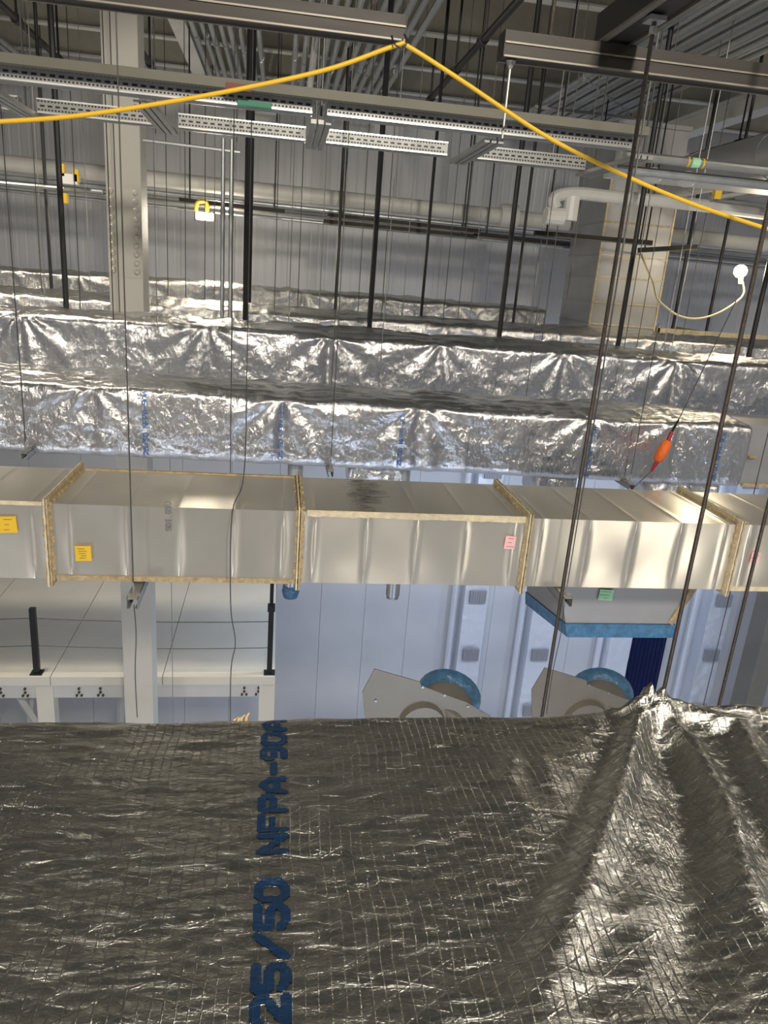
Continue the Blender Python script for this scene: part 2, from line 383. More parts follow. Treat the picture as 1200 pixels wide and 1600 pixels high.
# girder over the column line and the white one at the right
for nm, lab, xx, y0, y1, z0, z1, w in (('roof_girder', 'pale girder running back to the wall beside the conduit bundle', -1.33, 3.0, 13.9, 12.22, 12.39, 0.20),
                                       ('roof_girder', 'white lit girder at the upper right beyond the beige riser duct', 6.7, 3.0, 13.9, 12.1, 12.39, 0.28)):
    t = thing(nm, lab, 'girder', (xx, (y0 + y1) / 2, z0), 'girders under the roof')
    box('web', (xx - 0.012, xx + 0.012, y0, y1, z0 + 0.02, z1 - 0.02), M['purlin_white'], t)
    box('bottom_flange', (xx - w / 2, xx + w / 2, y0, y1, z0, z0 + 0.022), M['purlin_white'], t)
    box('top_flange', (xx - w / 2, xx + w / 2, y0, y1, z1 - 0.022, z1), M['purlin_white'], t)

# ------------------------------------------------------------------ column on the left
def column(lab, x0, x1, y0, y1, ztop, bolts=True):
    t = thing('steel_column', lab, 'column', ((x0 + x1) / 2, (y0 + y1) / 2, 0))
    cx, cy = (x0 + x1) / 2, (y0 + y1) / 2
    box('front_flange', (x0, x1, y0, y0 + 0.03, 0, ztop), M['column'], t, bevel=0.004)
    box('back_flange', (x0, x1, y1 - 0.03, y1, 0, ztop), M['column'], t)
    box('cover_plate', (x1 - 0.02, x1, y0 + 0.03, y1 - 0.03, 0, ztop), M['column'], t)
    box('cover_plate', (x0, x0 + 0.02, y0 + 0.03, y1 - 0.03, 0, ztop), M['column'], t)
    if bolts:
        box('splice_plate', (x0 + 0.015, x1 - 0.015, y0 - 0.012, y0, 9.28, 10.12), M['column'], t)
        fb = None
        for i in range(10):
            for sx in (x0 + 0.05, x1 - 0.05):
                z = 9.34 + i * 0.082
                if fb is None: fb = MB().tube([(sx, y0 - 0.012, z), (sx, y0 - 0.045, z), (sx, y0 - 0.055, z)], [0.027, 0.027, 0.016], 6).build('bolt', M['column'], t); f0 = (sx, z)
                else: share(fb, 'bolt', t, (sx - f0[0], 0, z - f0[1]))
    return t
column('pale painted steel column with two rows of splice bolts', -1.70, -1.37, 8.1, 8.45, 12.35)
t = thing('steel_column', 'grey beige column at the lower right edge of the photo', 'column', (10.6, 12.6, 0))
box('shaft', (10.15, 10.55, 12.6, 13.1, 0, 7.0), M['beige_plate'], t, bevel=0.01); box('side_flange', (10.55, 10.85, 12.7, 13.0, 0, 7.0), M['galv_shade'], t)

# ------------------------------------------------------------------ mezzanine
ZM = 4.22
mz = thing('mezzanine', 'white panelled mezzanine roof with bolted steel edge beam', 'mezzanine', (-3.5, 8.9, 0))
xs = [-7.06, -5.64, -4.22, -2.79, -1.38, 0.10]; ys = [8.92, 10.55, 12.2, 13.9]
for a, b in zip(xs[:-1], xs[1:]):
    for c, d in zip(ys[:-1], ys[1:]):
        box('roof_panel', (a + 0.005, b - 0.005, c + (0.0 if c == ys[0] else 0.003), d - 0.003, ZM - 0.12, ZM), M['mezz'], mz)
box('edge_beam', (-7.06, 0.10, 8.96, 9.10, ZM - 0.33, ZM - 0.13), M['mezz_steel'], mz)
box('beam_lip', (-7.06, 0.10, 8.93, 9.14, ZM - 0.145, ZM - 0.125), M['mezz_steel'], mz)
box('end_beam', (0.0, 0.09, 9.12, 13.9, ZM - 0.33, ZM - 0.13), M['mezz_steel'], mz)
for px in (-4.9, -2.87, 0.0):
    box('post', (px - 0.11, px + 0.10, 8.93, 9.13, 0, ZM - 0.147), M['mezz'], mz)
fb = None
for cx in (-3.42, -3.12, -2.45, -2.18, -0.31, -0.12):
    for k, (dx, dz) in enumerate(((0, 0.0), (0, -0.055), (-0.03, -0.10), (0.03, -0.10))):
        px, pz = cx + dx * (1 if cx in (-3.42, -2.45, -0.31) else 1), ZM - 0.19 + dz
        if fb is None: fb = MB().tube([(px, 8.96, pz), (px, 8.935, pz)], 0.017, 6).build('bolt', M['bolt'], mz); f0 = (px, pz)
        else: share(fb, 'bolt', mz, (px - f0[0], 0, pz - f0[1]))
for a, b, r in (((-3.55, 9.5, 3.9), (-2.95, 9.5, 2.6), 0.05), ((-2.3, 9.8, 3.75), (-1.7, 9.8, 3.3), 0.075), ((-3.35, 9.6, 2.6), (-3.25, 9.6, 3.9), 0.04), ((-3.0, 9.6, 2.4), (-3.05, 9.6, 3.9), 0.035),
                ((-2.2, 10, 2.4), (-2.1, 10, 3.8), 0.05), ((-1.75, 10.2, 2.4), (-1.7, 10.2, 3.8), 0.08)):
    MB().tube([a, b], r, 4).build('brace', M['mezz_steel'], mz)
# railing on the mezzanine
def rail_post(lab, x, y, h, w=0.035):
    t = thing('railing_post', lab, 'railing post', (x, y, ZM))
    box('post', (x - w, x + w, y - w, y + w, ZM + 0.012, ZM + h), M['black'], t)
    box('base_plate', (x - 0.075, x + 0.075, y - 0.07, y + 0.07, ZM, ZM + 0.012), M['black'], t)
    return t
rail_post('black square railing post standing alone on the white mezzanine roof', -2.98, 9.03, 0.93)
t = rail_post('tall black telescoping post at the corner of the mezzanine roof', 0.02, 9.02, 1.0)
MB().tube([(0.02, 9.02, ZM + 1.0), (0.02, 9.02, ZM + 2.0)], 0.025, 8).build('inner_pole', M['black'], t)
MB().box(-0.03, 0.07, 8.97, 9.07, ZM + 0.94, ZM + 1.02).build('collar', M['black'], t)
for h, lab in ((0.77, 'upper railing cable strung above the white mezzanine roof'), (0.38, 'lower railing cable strung above the white mezzanine roof')):
    MB().tube([(-7, 9.03, ZM + h)] + rope((-6, 9.03, ZM + h - .02), (-2.98, 9.03, ZM + h + 0.02), 0.03, 8)[1:] + rope((-2.98, 9.03, ZM + h + 0.02), (0.02, 9.03, ZM + h), 0.03, 12)[1:], 0.006, 6).build(
        'railing_cable', M['wire'], None, label=lab, cat='cable', group='railing cables on the mezzanine')

# ------------------------------------------------------------------ far wall fittings at the lower right
def wall_duct(lab, x0, x1, zt, grilles, side):
    t = thing('wall_duct', lab, 'wall duct', ((x0 + x1) / 2, 13.8, 0.05), 'foil covered ducts on the far wall')
    nx, nz = 14, 150
    X = np.linspace(x0, x1, nx); Z = np.linspace(0.05, zt, nz); XX, ZZ = np.meshgrid(X, Z, indexing='ij')
    Y = 13.62 + 0.025 * vnoise(XX * 4, ZZ * 9, int(x0 * 10)) + 0.02 * vnoise(XX * 9, ZZ * 3, 3)
    Y[0, :] = 13.97; Y[-1, :] = 13.97; XX[1, :] = x0; XX[-2, :] = x1
    vs = np.stack([XX, Y, ZZ], -1).reshape(-1, 3); fs = [(i * nz + j, (i + 1) * nz + j, (i + 1) * nz + j + 1, i * nz + j + 1) for i in range(nx - 1) for j in range(nz - 1)]
    MB().add(vs, fs).build('foil_cover', M['foil_wall'], t, smooth='auto')
    MB().tube([(x0 - side, 13.85, 0.05), (x0 - side, 13.85, zt)], 0.07, 10).build('wrapped_pipe', M['foil_wall'], t, smooth='auto')
    w = (x1 - x0)
    for z in grilles:
        g = MB().box(x0 + w * 0.18, x1 - w * 0.12, 13.555, 13.60, z - 0.14, z + 0.14)
        g = g.build('grille', M['grille'], t)
        sl = MB()
        for q in range(7):
            a = x0 + w * 0.18 + w * 0.7 * (q + 0.5) / 7; sl.box(a - 0.012, a + 0.004, 13.545, 13.556, z - 0.13, z + 0.13)
        sl.build('grille_bars', M['galv_shade'], g)
    return t
G = [0.6, 1.98, 3.32, 4.66, 6.0]
wall_duct('foil covered wall duct with grilles right of the plain bluish wall', 3.98, 4.48, 6.6, G, 0.15)
wall_duct('foil covered wall duct between the bare duct boot and the first fan cowl', 5.50, 6.02, 6.6, G, 0.15)
wall_duct('foil covered wall duct just left of the navy curtain', 7.35, 7.85, 6.6, G[:1] + G[3:], 0.12)
wall_duct('foil covered wall duct with grilles right of the navy curtain', 9.52, 10.02, 6.6, G, 0.22)
# navy curtain
n = 60; X = np.linspace(7.98, 8.78, n); vs = []; fs = []
for zz in (0.0, 6.9):
    for i, x in enumerate(X): vs.append((x, 13.80 + 0.03 * math.sin(i * 0.9), zz))
    for i, x in enumerate(X): vs.append((x, 13.83 + 0.03 * math.sin(i * 0.9), zz))
for i in range(n - 1): fs += [(i, i + 1, 2 * n + i + 1, 2 * n + i), (n + i + 1, n + i, 3 * n + i, 3 * n + i + 1), (2 * n + i, 2 * n + i + 1, 3 * n + i + 1, 3 * n + i), (i + 1, i, n + i, n + i + 1)]
fs += [(0, 2 * n, 3 * n, n), (n - 1, 2 * n - 1, 4 * n - 1, 3 * n - 1)]
MB().add(vs, fs).build('curtain', M['navy'], None, smooth='auto', label='tall dark navy curtain hanging on the far wall', cat='curtain')

# ------------------------------------------------------------------ foil wrapped ducts
class FoilDuct:
    def __init__(s, x0, x1, yf, yb, zb, ztf, ztb, pinches, seed, drop=0.0, amp=1.0):
        s.__dict__.update(x0=x0, x1=x1, yf=yf, yb=yb, zb=zb, ztf=ztf, ztb=ztb, p=pinches, seed=seed, drop=drop, amp=amp)
        s.H = ztf - zb; s.Wd = yb - yf
    def disp(s, x, q):                      # q: distance round the wrap, 0 = front lower corner
        sd = s.seed; H = s.H; A = s.amp
        d = 0.030 * vnoise(x * 1.3 + 7, q * 1.6, sd) + 0.010 * ridged(x * 4.2, q * 1.5, sd + 1) + 0.0055 * ridged(x * 11 + q * 3, q * 6, sd + 2) + 0.004 * vnoise(x * 25, q * 20, sd + 3)
        top = np.clip((q - H) / 0.05, 0, 1)
        d = d + top * 0.009 * ridged(x * 2.5 + q * 2, q * 14, sd + 4)
        for i, (xp, st) in enumerate(s.p):
            dx = x - xp; dq = H - q; r = np.hypot(dx, dq); th = np.arctan2(dx, dq + 0.03)
            fr = np.clip(dq / 0.05, 0, 1)
            w = np.exp(-r / 0.33) * np.clip(r / 0.10, 0, 1) * fr
            d = d + st * 0.022 * w * np.cos(th * (8 + (i * 5) % 4) + i * 2.3)
            d = d - st * (0.010 + 0.020 * fr) * np.exp(-(dx / 0.045) ** 2) + st * 0.012 * fr * np.exp(-(dx / 0.16) ** 2)
        return d * A
    def surf(s, x, q):
        """position on the wrap; q may run 0..H (front) and on over the top"""
        H, Wd = s.H, s.Wd; r = 0.05
        x = np.asarray(x, float); q = np.asarray(q, float)
        d = s.disp(x, q)
        tq = np.clip((q - (H - r)) / (2 * r), 0, 1) * math.pi / 2
        ny, nz = -np.cos(tq), np.sin(tq)
        # base curve with a rounded upper corner
        f = np.clip(q, 0, H - r); y = np.full_like(q, s.yf); z = s.zb + f
        y = np.where(tq > 0, s.yf + r - r * np.cos(tq), y); z = np.where(tq > 0, s.ztf - r + r * np.sin(tq), z)
        g = np.clip(q - (H + r), 0, None)
        y = y + g; z = z + g / (Wd + 1e-9) * (s.ztb - s.ztf)
        # rounded lower front corner
        lo = np.clip(1 - q / 0.06, 0, 1); y = y + 0.03 * lo ** 2
        z = z - s.drop * (x - s.x0) / (s.x1 - s.x0)
        return np.stack([x, y + ny * d, z + nz * d], -1)
    def build(s, parent, material, step=0.022):
        qs = np.concatenate([np.arange(0, s.H + s.Wd - 0.05, 0.021)])
        X = np.arange(s.x0, s.x1 + 1e-6, step); nx, nq = len(X), len(qs)
        XX, QQ = np.meshgrid(X, qs, indexing='ij'); P = s.surf(XX, QQ)
        # back and underside: coarse strips closing the sleeve
        dr = s.drop * (X - s.x0) / (s.x1 - s.x0)
        def strip(y, z, a): return np.stack([X, y + 0 * X + a * vnoise(X * 3, X * 0 + y, s.seed + 8), z - dr + a * vnoise(X * 4, X * 0 + 2.5, s.seed + 9)], -1)[:, None, :]
        P = np.concatenate([P, strip(s.yb, s.ztb - 0.03, 0.01), strip(s.yb, s.zb + 0.03, 0.01), strip(s.yb - 0.05, s.zb, 0.02), strip((s.yf + s.yb) / 2, s.zb - 0.01, 0.04), strip(s.yf + 0.07, s.zb - 0.005, 0.02)], 1)
        nq = P.shape[1]
        fs = [(i * nq + j, (i + 1) * nq + j, (i + 1) * nq + (j + 1) % nq, i * nq + (j + 1) % nq) for i in range(nx - 1) for j in range(nq)]
        fs += [tuple(range(nq)), tuple((nx - 1) * nq + j for j in range(nq - 1, -1, -1))]
        return MB().add(P.reshape(-1, 3), fs).build('foil_wrap', material, parent, smooth=True)
    def print_line(s, parent, txt, xc, q0, height, pitch, material):
        vs, fs = text_cells(txt, height, pitch, pitch * 0.72, height * 0.2, height * 0.1)
        P = s.surf(xc - vs[:, 1], q0 + vs[:, 0]); P[:, 1] -= 0.004
        return MB().add(P, fs).build('printed_lettering', material, parent)
    def tape(s, parent, x, w=0.05):
        qs = np.arange(0.01, s.H + 0.1, 0.02); a = s.surf(np.full_like(qs, x - w / 2), qs); b = s.surf(np.full_like(qs, x + w / 2), qs)
        a[:, 1] -= 0.004; b[:, 1] -= 0.004; n = len(qs)
        return MB().add(np.concatenate([a, b]), [(i, i + 1, n + i + 1, n + i) for i in range(n - 1)]).build('foil_tape', M['foil'], parent, smooth=True)

# near wrapped duct of the pair
ductC = FoilDuct(-5.0, 4.08, 5.8, 6.5, 8.04, 8.575, 8.62, [(-4.4, 1), (-3.3, 1), (-2.45, 1), (-1.38, 1.0), (0.05, 1.1), (1.16, 1.2), (2.6, 0.8), (3.4, 0.7)], 11, 0.085)
t = thing('wrapped_duct', 'foil wrapped duct directly behind the bare metal duct', 'duct', (-0.5, 6.15, 7.9), 'foil wrapped ducts')
wr = ductC.build(t, M['foil'])
ductC.print_line(t, '25/50 NFPA-90A', -0.97, 0.03, 0.035, 0.036, M['blue_ink_light'])
ductC.print_line(t, '25/50 NFPA-90A', 0.06, 0.05, 0.03, 0.032, M['blue_ink_light'])
ductC.print_line(t, '25/50 NFPA-90A', 1.02, 0.04, 0.03, 0.032, M['blue_ink_light'])
ductC.print_line(t, '25/50 NFPA-90A', 2.65, 0.02, 0.03, 0.032, M['blue_ink_light'])
ductC.print_line(t, '25/50 NFPA-90A', 3.82, 0.04, 0.03, 0.032, M['blue_ink_light'])
for x in (-1.9, -0.62, 1.6, 3.0): ductC.tape(t, x)
box('bare_end', (4.06, 7.5, 5.84, 6.44, 7.97, 8.5), M['galv_shade'], t)
MB().box(4.10, 4.17, 5.80, 6.48, 8.22, 8.24).box(4.10, 4.6, 5.815, 5.84, 7.955, 7.985).build('sealant', M['sealant'], t)
# foil wrapped tap under it
vs = []
mbx = FoilDuct(0.62, 1.08, 5.9, 6.3, 7.80, 8.0, 8.0, [(0.7, 0.6), (1.0, 0.6)], 31)
mbx.build(t, M['foil']).name = 'wrapped_tap'
mbx = FoilDuct(2.25, 2.62, 5.9, 6.3, 7.76, 7.97, 7.98, [(2.3, 0.6)], 33); mbx.build(t, M['foil']).name = 'wrapped_tap'
mbx = FoilDuct(3.30, 3.95, 5.9, 6.3, 7.75, 7.95, 7.96, [(3.5, 0.6)], 35); mbx.build(t, M['foil']).name = 'wrapped_tap'

ductD = FoilDuct(-5.5, 7.6, 6.92, 7.66, 8.25, 8.96, 9.0, [(-4.2, 1), (-3.2, 1), (-2.2, 1.5), (-0.64, 1.1), (0.46, 1.4), (1.52, 1.2), (2.72, 1.2), (3.9, 1.5), (5.2, 1.2)], 21, 0.05)
t = thing('wrapped_duct', 'foil wrapped duct, second behind the bare metal duct, in front of the column', 'duct', (0.5, 7.3, 8.2), 'foil wrapped ducts')
ductD.build(t, M['foil'])
for x in (-1.7, 0.1, 2.1, 3.3): ductD.tape(t, x, 0.04)
ductE = FoilDuct(-6.0, 7.6, 8.75, 9.55, 8.35, 9.0, 9.05, [(-2.9, 1), (-1.2, 1), (-0.2, 1.2), (0.75, 1), (2.0, 1.2), (3.3, 1), (4.6, 1)], 41, 0.0)
t = thing('wrapped_duct', 'foil wrapped duct behind the column, third behind the bare duct', 'duct', (0.5, 9.15, 8.3), 'foil wrapped ducts')
ductE.build(t, M['foil_far'], 0.03)
ductF = FoilDuct(-6.5, 3.75, 10.4, 11.1, 8.55, 9.22, 9.25, [(-3.4, 1), (-2.6, 1), (-1.9, 1.2), (-0.7, 1), (0.3, 1.2), (1.3, 1), (2.4, 1.0), (3.2, 1)], 51, 0.03)
t = thing('wrapped_duct', 'farthest foil wrapped duct, low in front of the far wall', 'duct', (-1.4, 10.75, 8.5), 'foil wrapped ducts')
ductF.build(t, M['foil_far'], 0.03)
# bare duct ends at right, beyond the wrapped ducts
t = thing('bare_duct', 'bare duct top with cream sealant beside the riser duct', 'duct', (6.0, 9.95, 8.5))
box('body', (5.06, 8.5, 9.7, 10.6, 8.6, 9.06), M['galv_shade'], t)
box('sealed_flange', (5.06, 8.5, 9.66, 9.70, 9.02, 9.10), M['sealant_pale'], t)
box('sealed_flange', (5.04, 5.09, 9.66, 10.62, 8.6, 9.12), M['sealant_pale'], t)
box('sealed_joint', (5.75, 5.80, 9.65, 10.62, 8.6, 9.10), M['sealant_pale'], t)

# ------------------------------------------------------------------ foreground wrapped duct top
ZT = 8.80
fold = [  # ridge lines from the gathered peak: points, height, width at start and end
    ([(0.66, 1.06), (0.60, 0.98), (0.50, 0.83), (0.39, 0.68), (0.29, 0.54), (0.2, 0.40)], 0.026, 0.016, 0.036),
    ([(0.67, 1.06), (0.695, 0.96), (0.66, 0.80), (0.60, 0.66), (0.56, 0.5), (0.5, 0.3)], 0.018, 0.014, 0.030),
    ([(0.68, 1.06), (0.80, 1.00), (0.76, 0.85), (0.70, 0.70), (0.66, 0.5)], 0.022, 0.016, 0.03),
    ([(0.70, 1.06), (0.93, 1.02), (0.95, 0.85), (0.9, 0.7), (0.9, 0.4)], 0.022, 0.016, 0.03),
    ([(0.64, 1.05), (0.50, 0.90), (0.38, 0.72), (0.22, 0.60)], -0.012, 0.03, 0.05),
    ([(0.67, 1.04), (0.62, 0.85), (0.50, 0.62), (0.42, 0.45)], -0.022, 0.025, 0.045),
    ([(0.385, 0.95), (0.355, 0.88), (0.36, 0.80)], 0.008, 0.015, 0.02),
    ([(0.43, 0.95), (0.42, 0.88), (0.42, 0.80)], 0.006, 0.012, 0.02)]
def fg_height(X, Y):
    h = 0.016 * vnoise(X * 2.2 + 3, Y * 2.6, 61) + 0.006 * vnoise(X * 5, Y * 6, 62) + 0.0026 * vnoise(X * 10 + 4 * Y, Y * 22, 63) + 0.0020 * ridged(X * 9 + 14 * Y, Y * 30 - X * 6, 64)
    far = np.clip((Y - 0.92) / 0.16, 0, 1)
    h = h * (1 - 0.35 * far) + far * 0.003 * ridged(X * 6, Y * 60, 65)
    h = h - 0.012 * np.exp(-((X + 0.45) / 0.5) ** 2) * far
    for pts, amp, w0, w1 in fold:
        best = np.full(X.shape, 1e9); tt = np.zeros(X.shape); n = len(pts) - 1
        for i, (a, b) in enumerate(zip(pts[:-1], pts[1:])):
            dx, dy = b[0] - a[0], b[1] - a[1]; t_ = np.clip(((X - a[0]) * dx + (Y - a[1]) * dy) / (dx * dx + dy * dy), 0, 1)
            d_ = np.hypot(X - a[0] - t_ * dx, Y - a[1] - t_ * dy); m_ = d_ < best
            best = np.where(m_, d_, best); tt = np.where(m_, (i + t_) / n, tt)
        w = w0 + (w1 - w0) * tt
        h = h + amp * np.exp(-(best / w) ** 2) * (0.5 + 0.5 * np.cos(np.clip(tt - 0.25, 0, 1) * math.pi * 0.9)) * np.clip(tt * 7, 0.15, 1)
    # gathered peak
    r = np.hypot((X - 0.665) / 1.35, Y - 1.055)
    th = np.arctan2(Y - 1.03, X - 0.665)
    h = h + 0.044 * np.exp(-(r / 0.034) ** 1.9) * (1 + 0.16 * np.cos(7 * th)) + 0.006 * np.exp(-r / 0.08)
    h = h + 0.010 * np.exp(-(r / 0.055) ** 2) * ridged(X * 34 + Y * 20, Y * 40 - X * 22, 66)
    h = h + 0.016 * np.clip((X - 0.70) / 0.3, 0, 1)
    return h
def fg_point(X, Y):
    """top surface; beyond the far edge it turns down"""
    yE, r = 1.075, 0.03
    edge = np.clip((Y - (yE - r)) / (r * 1.57), 0, None); a = np.clip(edge, 0, 1) * math.pi / 2
    over = np.clip(Y - (yE - r) - r * 1.57, 0, None)
    yy = np.where(Y < yE - r, Y, yE - r + r * np.sin(a)); zz = ZT - r * (1 - np.cos(a)) - over
    return yy, zz + fg_height(X, np.minimum(Y, yE)) * (1 - 0.0 * a)
t = thing('wrapped_duct', 'dark silvery foil wrapped duct in the near foreground with blue lettering', 'duct', (0.3, 0.2, 8.0), 'foil wrapped ducts')
X = np.concatenate([np.arange(-2.6, -0.6, 0.02), np.arange(-0.6, 1.1, 0.0055), np.arange(1.1, 3.0, 0.02)])
Y = np.concatenate([np.arange(-0.7, 0.4, 0.02), np.arange(0.4, 1.06, 0.0055), np.arange(1.06, 1.13, 0.007), np.arange(1.13, 1.75, 0.05)])
XX, YY = np.meshgrid(X, Y, indexing='ij'); yy, zz = fg_point(XX, YY)
nx, ny = XX.shape
fs = [(i * ny + j, (i + 1) * ny + j, (i + 1) * ny + j + 1, i * ny + j + 1) for i in range(nx - 1) for j in range(ny - 1)]
MB().add(np.stack([XX, yy, zz], -1).reshape(-1, 3), fs).build('foil_wrap', M['foil_near'], t, smooth=True)
box('inner_duct', (-2.6, 3.0, -0.65, 1.0, 8.12, 8.70), M['galv_shade'], t)
# blue lettering that reads away from the viewer
vs, fs = text_cells('25/50 NFPA-90A', 0.031, 0.0378, 0.027, 0.0100, 0.0022)
tx, ty = 0.028 - vs[:, 1], 0.532 + vs[:, 0]
y2, z2 = fg_point(tx, ty)
MB().add(np.stack([tx, y2, z2 + 0.0008], -1), fs).build('printed_lettering', M['blue_ink'], t, smooth=True)['label'] = 'blue printed lettering'
# shred of tan insulation on the far edge
mb = MB(); zs = ZT + fg_height(np.array([-0.04]), np.array([1.06]))[0] - 0.010
for k in range(7):
    a = np.array([-0.052 + 0.0035 * k, 1.066 + 0.003 * math.sin(k * 2), zs])
    hgt = 0.007 + 0.0012 * k + (0.004 if k == 6 else 0)
    mb.tube([a, a + np.array([0.002 * math.sin(k * 3), 0, hgt * 0.6]), a + np.array([0.003, 0, hgt])], [0.0032, 0.0028, 0.0012], 5)
mb.build('insulation_scrap', M['sealant'], None, smooth=True, label='tan shred of insulation on the far edge of the foreground duct', cat='insulation scrap')

# ------------------------------------------------------------------ bare galvanized duct
YB0, YB1, ZB0, ZB1 = 4.15, 4.90, 7.69, 8.145
gd = thing('bare_duct', 'bare galvanized rectangular duct with tan sealed flange joints', 'duct', (0.9, 4.5, ZB0))
joints = [-2.66, -1.25, 0.16, 1.565, 2.975, 4.385]
rs = np.random.RandomState(5)
def sheet(xa, xb, beads):
    """one duct section: four sheets with raised beads across"""
    xs_ = [xa]
    for b in beads: xs_ += [b - 0.012, b - 0.006, b, b + 0.006, b + 0.012]
    xs_ += [xb]
    # subdivide panels for a slight pillow
    X = []
    for a, b in zip(xs_[:-1], xs_[1:]):
        n = 8 if b - a > 0.05 else 1
        X += list(np.linspace(a, b, n, endpoint=False))
    X.append(xb); X = np.array(X)
    def bump(x):
        for b in beads:
            if abs(x - b) < 0.0121: return 0.005 * (1 - abs(x - b) / 0.0125)
        return 0.0
    ed = [xa] + list(beads) + [xb]
    pil = np.zeros_like(X); tilt = np.zeros_like(X); 
    for a, b in zip(ed[:-1], ed[1:]):
        m_ = (X >= a) & (X <= b); u = (X[m_] - a) / (b - a); pil[m_] = rs.uniform(-0.008, 0.006) * np.sin(math.pi * u); tilt[m_] = rs.uniform(-0.006, 0.006) * np.sin(math.pi * u)
    bp = np.array([bump(x) for x in X])
    nv = 9; V = np.linspace(0, 1, nv); P = []
    per = []
    for v in V: per.append(('f', v))
    for v in V[1:]: per.append(('t', v))
    per += [('b', 0.0), ('b', 1.0)]
    for i, x in enumerate(X):
        for side, v in per:
            w = math.sin(math.pi * v)
            if side == 'f': P.append((x, YB0 - bp[i] * (0.03 < v < 0.97) - pil[i] * w - tilt[i] * math.sin(2 * math.pi * v) * 0.5, ZB0 + (ZB1 - ZB0) * v))
            elif side == 't': P.append((x, YB0 + (YB1 - YB0) * v, ZB1 + bp[i] * 0.5 * (v < 0.97) + pil[i] * w * 0.7))
            else: P.append((x, YB1 - (0 if v == 0 else 0), ZB1 - 0.02 if v == 0 else ZB0))
    n = len(per)
    fs = [(i * n + j, (i + 1) * n + j, (i + 1) * n + (j + 1) % n, i * n + (j + 1) % n) for i in range(len(X) - 1) for j in range(n)]
    return MB().add(P, fs)
def sealant_strip(xa, xb, y, z, dy, dz, seed, material=None):
    r_ = np.random.RandomState(seed); n = 40; mb = MB(); X = np.linspace(xa, xb, n)
    prof = [(-dy, -dz * 1.2), (-dy * 1.05, 0.004), (-dy * 0.3, 0.010), (dy * 1.4, 0.005)]
    vs = []
    for i, x in enumerate(X):
        for k_, (a, b) in enumerate(prof):
            vs.append((x, y + a + r_.uniform(-.0015, .0015) + (dy * 0.5 * r_.rand() if k_ == 3 else 0), z + b + (-dz * 0.5 * r_.rand() if k_ == 0 else 0)))
    fs = [(i * 4 + j, (i + 1) * 4 + j, (i + 1) * 4 + j + 1, i * 4 + j + 1) for i in range(n - 1) for j in range(3)] 
    return mb.add(vs, fs)
for i, (a, b) in enumerate(zip([-4.07] + joints, joints + [5.8])):
    n = 5
    beads = [a + 0.09 + (b - a - 0.18) * k / (n - 1) for k in range(n)] if i not in (2,) else [a + 0.115, a + 0.42, a + 0.72, a + 1.03, b - 0.10]
    s_ = sheet(a + 0.006, b - 0.006, beads).build('duct_section', M['galv'], gd, smooth='auto')
def flange_ring(x, w0, o, th, mbx, jitter, seed):
    r_ = np.random.RandomState(seed)
    for (y0, y1, z0, z1, ax) in ((YB0 - o, YB0 + 0.005, ZB0 - o, ZB1 + o, 'z'), (YB1 - 0.005, YB1 + o, ZB0 - o, ZB1 + o, 'z'), (YB0, YB1, ZB1 - 0.005, ZB1 + o, 'y'), (YB0, YB1, ZB0 - o, ZB0 + 0.005, 'y')):
        n = 14
        for k_ in range(n):
            f0, f1 = k_ / n, (k_ + 1) / n
            j = r_.uniform(-jitter, jitter, 2)
            if ax == 'z': mbx.box(x - w0 + j[0], x + w0 + j[1], y0 + j[0], y1, z0 + (z1 - z0) * f0, z0 + (z1 - z0) * f1)
            else: mbx.box(x - w0 + j[0], x + w0 + j[1], y0 + (y1 - y0) * f0, y0 + (y1 - y0) * f1, z0 - (j[1] if z0 < ZB0 else 0), z1 + (j[1] if z0 > ZB0 else 0))
    return mbx
for i, x in enumerate(joints):
    for sx in (-0.0075, 0.0075):
        flange_ring(x + sx, 0.0045, 0.036, 0, MB(), 0.0012, i * 7 + int(sx > 0)).build('flange', M['sealant_pale' if sx < 0 else 'sealant'], gd)
    flange_ring(x, 0.024, 0.008, 0, MB(), 0.006, i + 90).build('sealant_bead', M['sealant'], gd)
sealant_strip(-2.6, -1.27, YB0, ZB1, 0.006, 0.008, 1).build('sealant', M['sealant_pale'], gd)
sealant_strip(0.20, 1.54, YB0, ZB1, 0.008, 0.020, 2).build('sealant', M['sealant_pale'], gd)
MB().box(-1.22, 0.14, YB0 - 0.008, YB0 + 0.02, ZB0 - 0.006, ZB0 + 0.022).build('sealant', M['sealant'], gd)
MB().box(3.0, 4.36, YB0 - 0.008, YB0 + 0.02, ZB0 - 0.006, ZB0 + 0.022).build('sealant', M['sealant_pale'], gd)
MB().box(-1.22, 0.14, YB1 - 0.02, YB1 + 0.006, ZB1 - 0.01, ZB1 + 0.008).build('sealant', M['sealant'], gd)
# stickers
def sticker(px, py, w, h, material, lab, rot=0.0, lines=4, seed=0, parent=None, Y=YB0 - 0.012):
    c = at(px, py, Y); ca, sa = math.cos(rot), math.sin(rot); ax = (ca, 0, sa); az = (-sa, 0, ca)
    o = MB().obox(c, ax, (0, 1, 0), az, w / 2, 0.0006, h / 2).build('sticker', material, parent); o['label'] = lab
    r_ = np.random.RandomState(seed); mb = MB()
    for k in range(lines):
        v = h * (0.32 - 0.62 * k / max(1, lines - 1)); L_ = w * r_.uniform(0.12, 0.38); u = w * r_.uniform(-0.12, 0.1)
        mb.obox(np.array(c) + np.array(ax) * u + np.array(az) * v + np.array([0, -0.0010, 0]), ax, (0, 1, 0), az, L_, 0.0003, h * 0.014)
    mb.build('scribble', M['ink'], o)
    return o
sticker(12, 820, 0.095, 0.098, M['yellow_paper'], 'yellow sticker', 0.05, 3, 1, gd)
sticker(130, 865, 0.088, 0.092, M['yellow_paper'], 'yellow sticker', 0.03, 5, 2, gd)
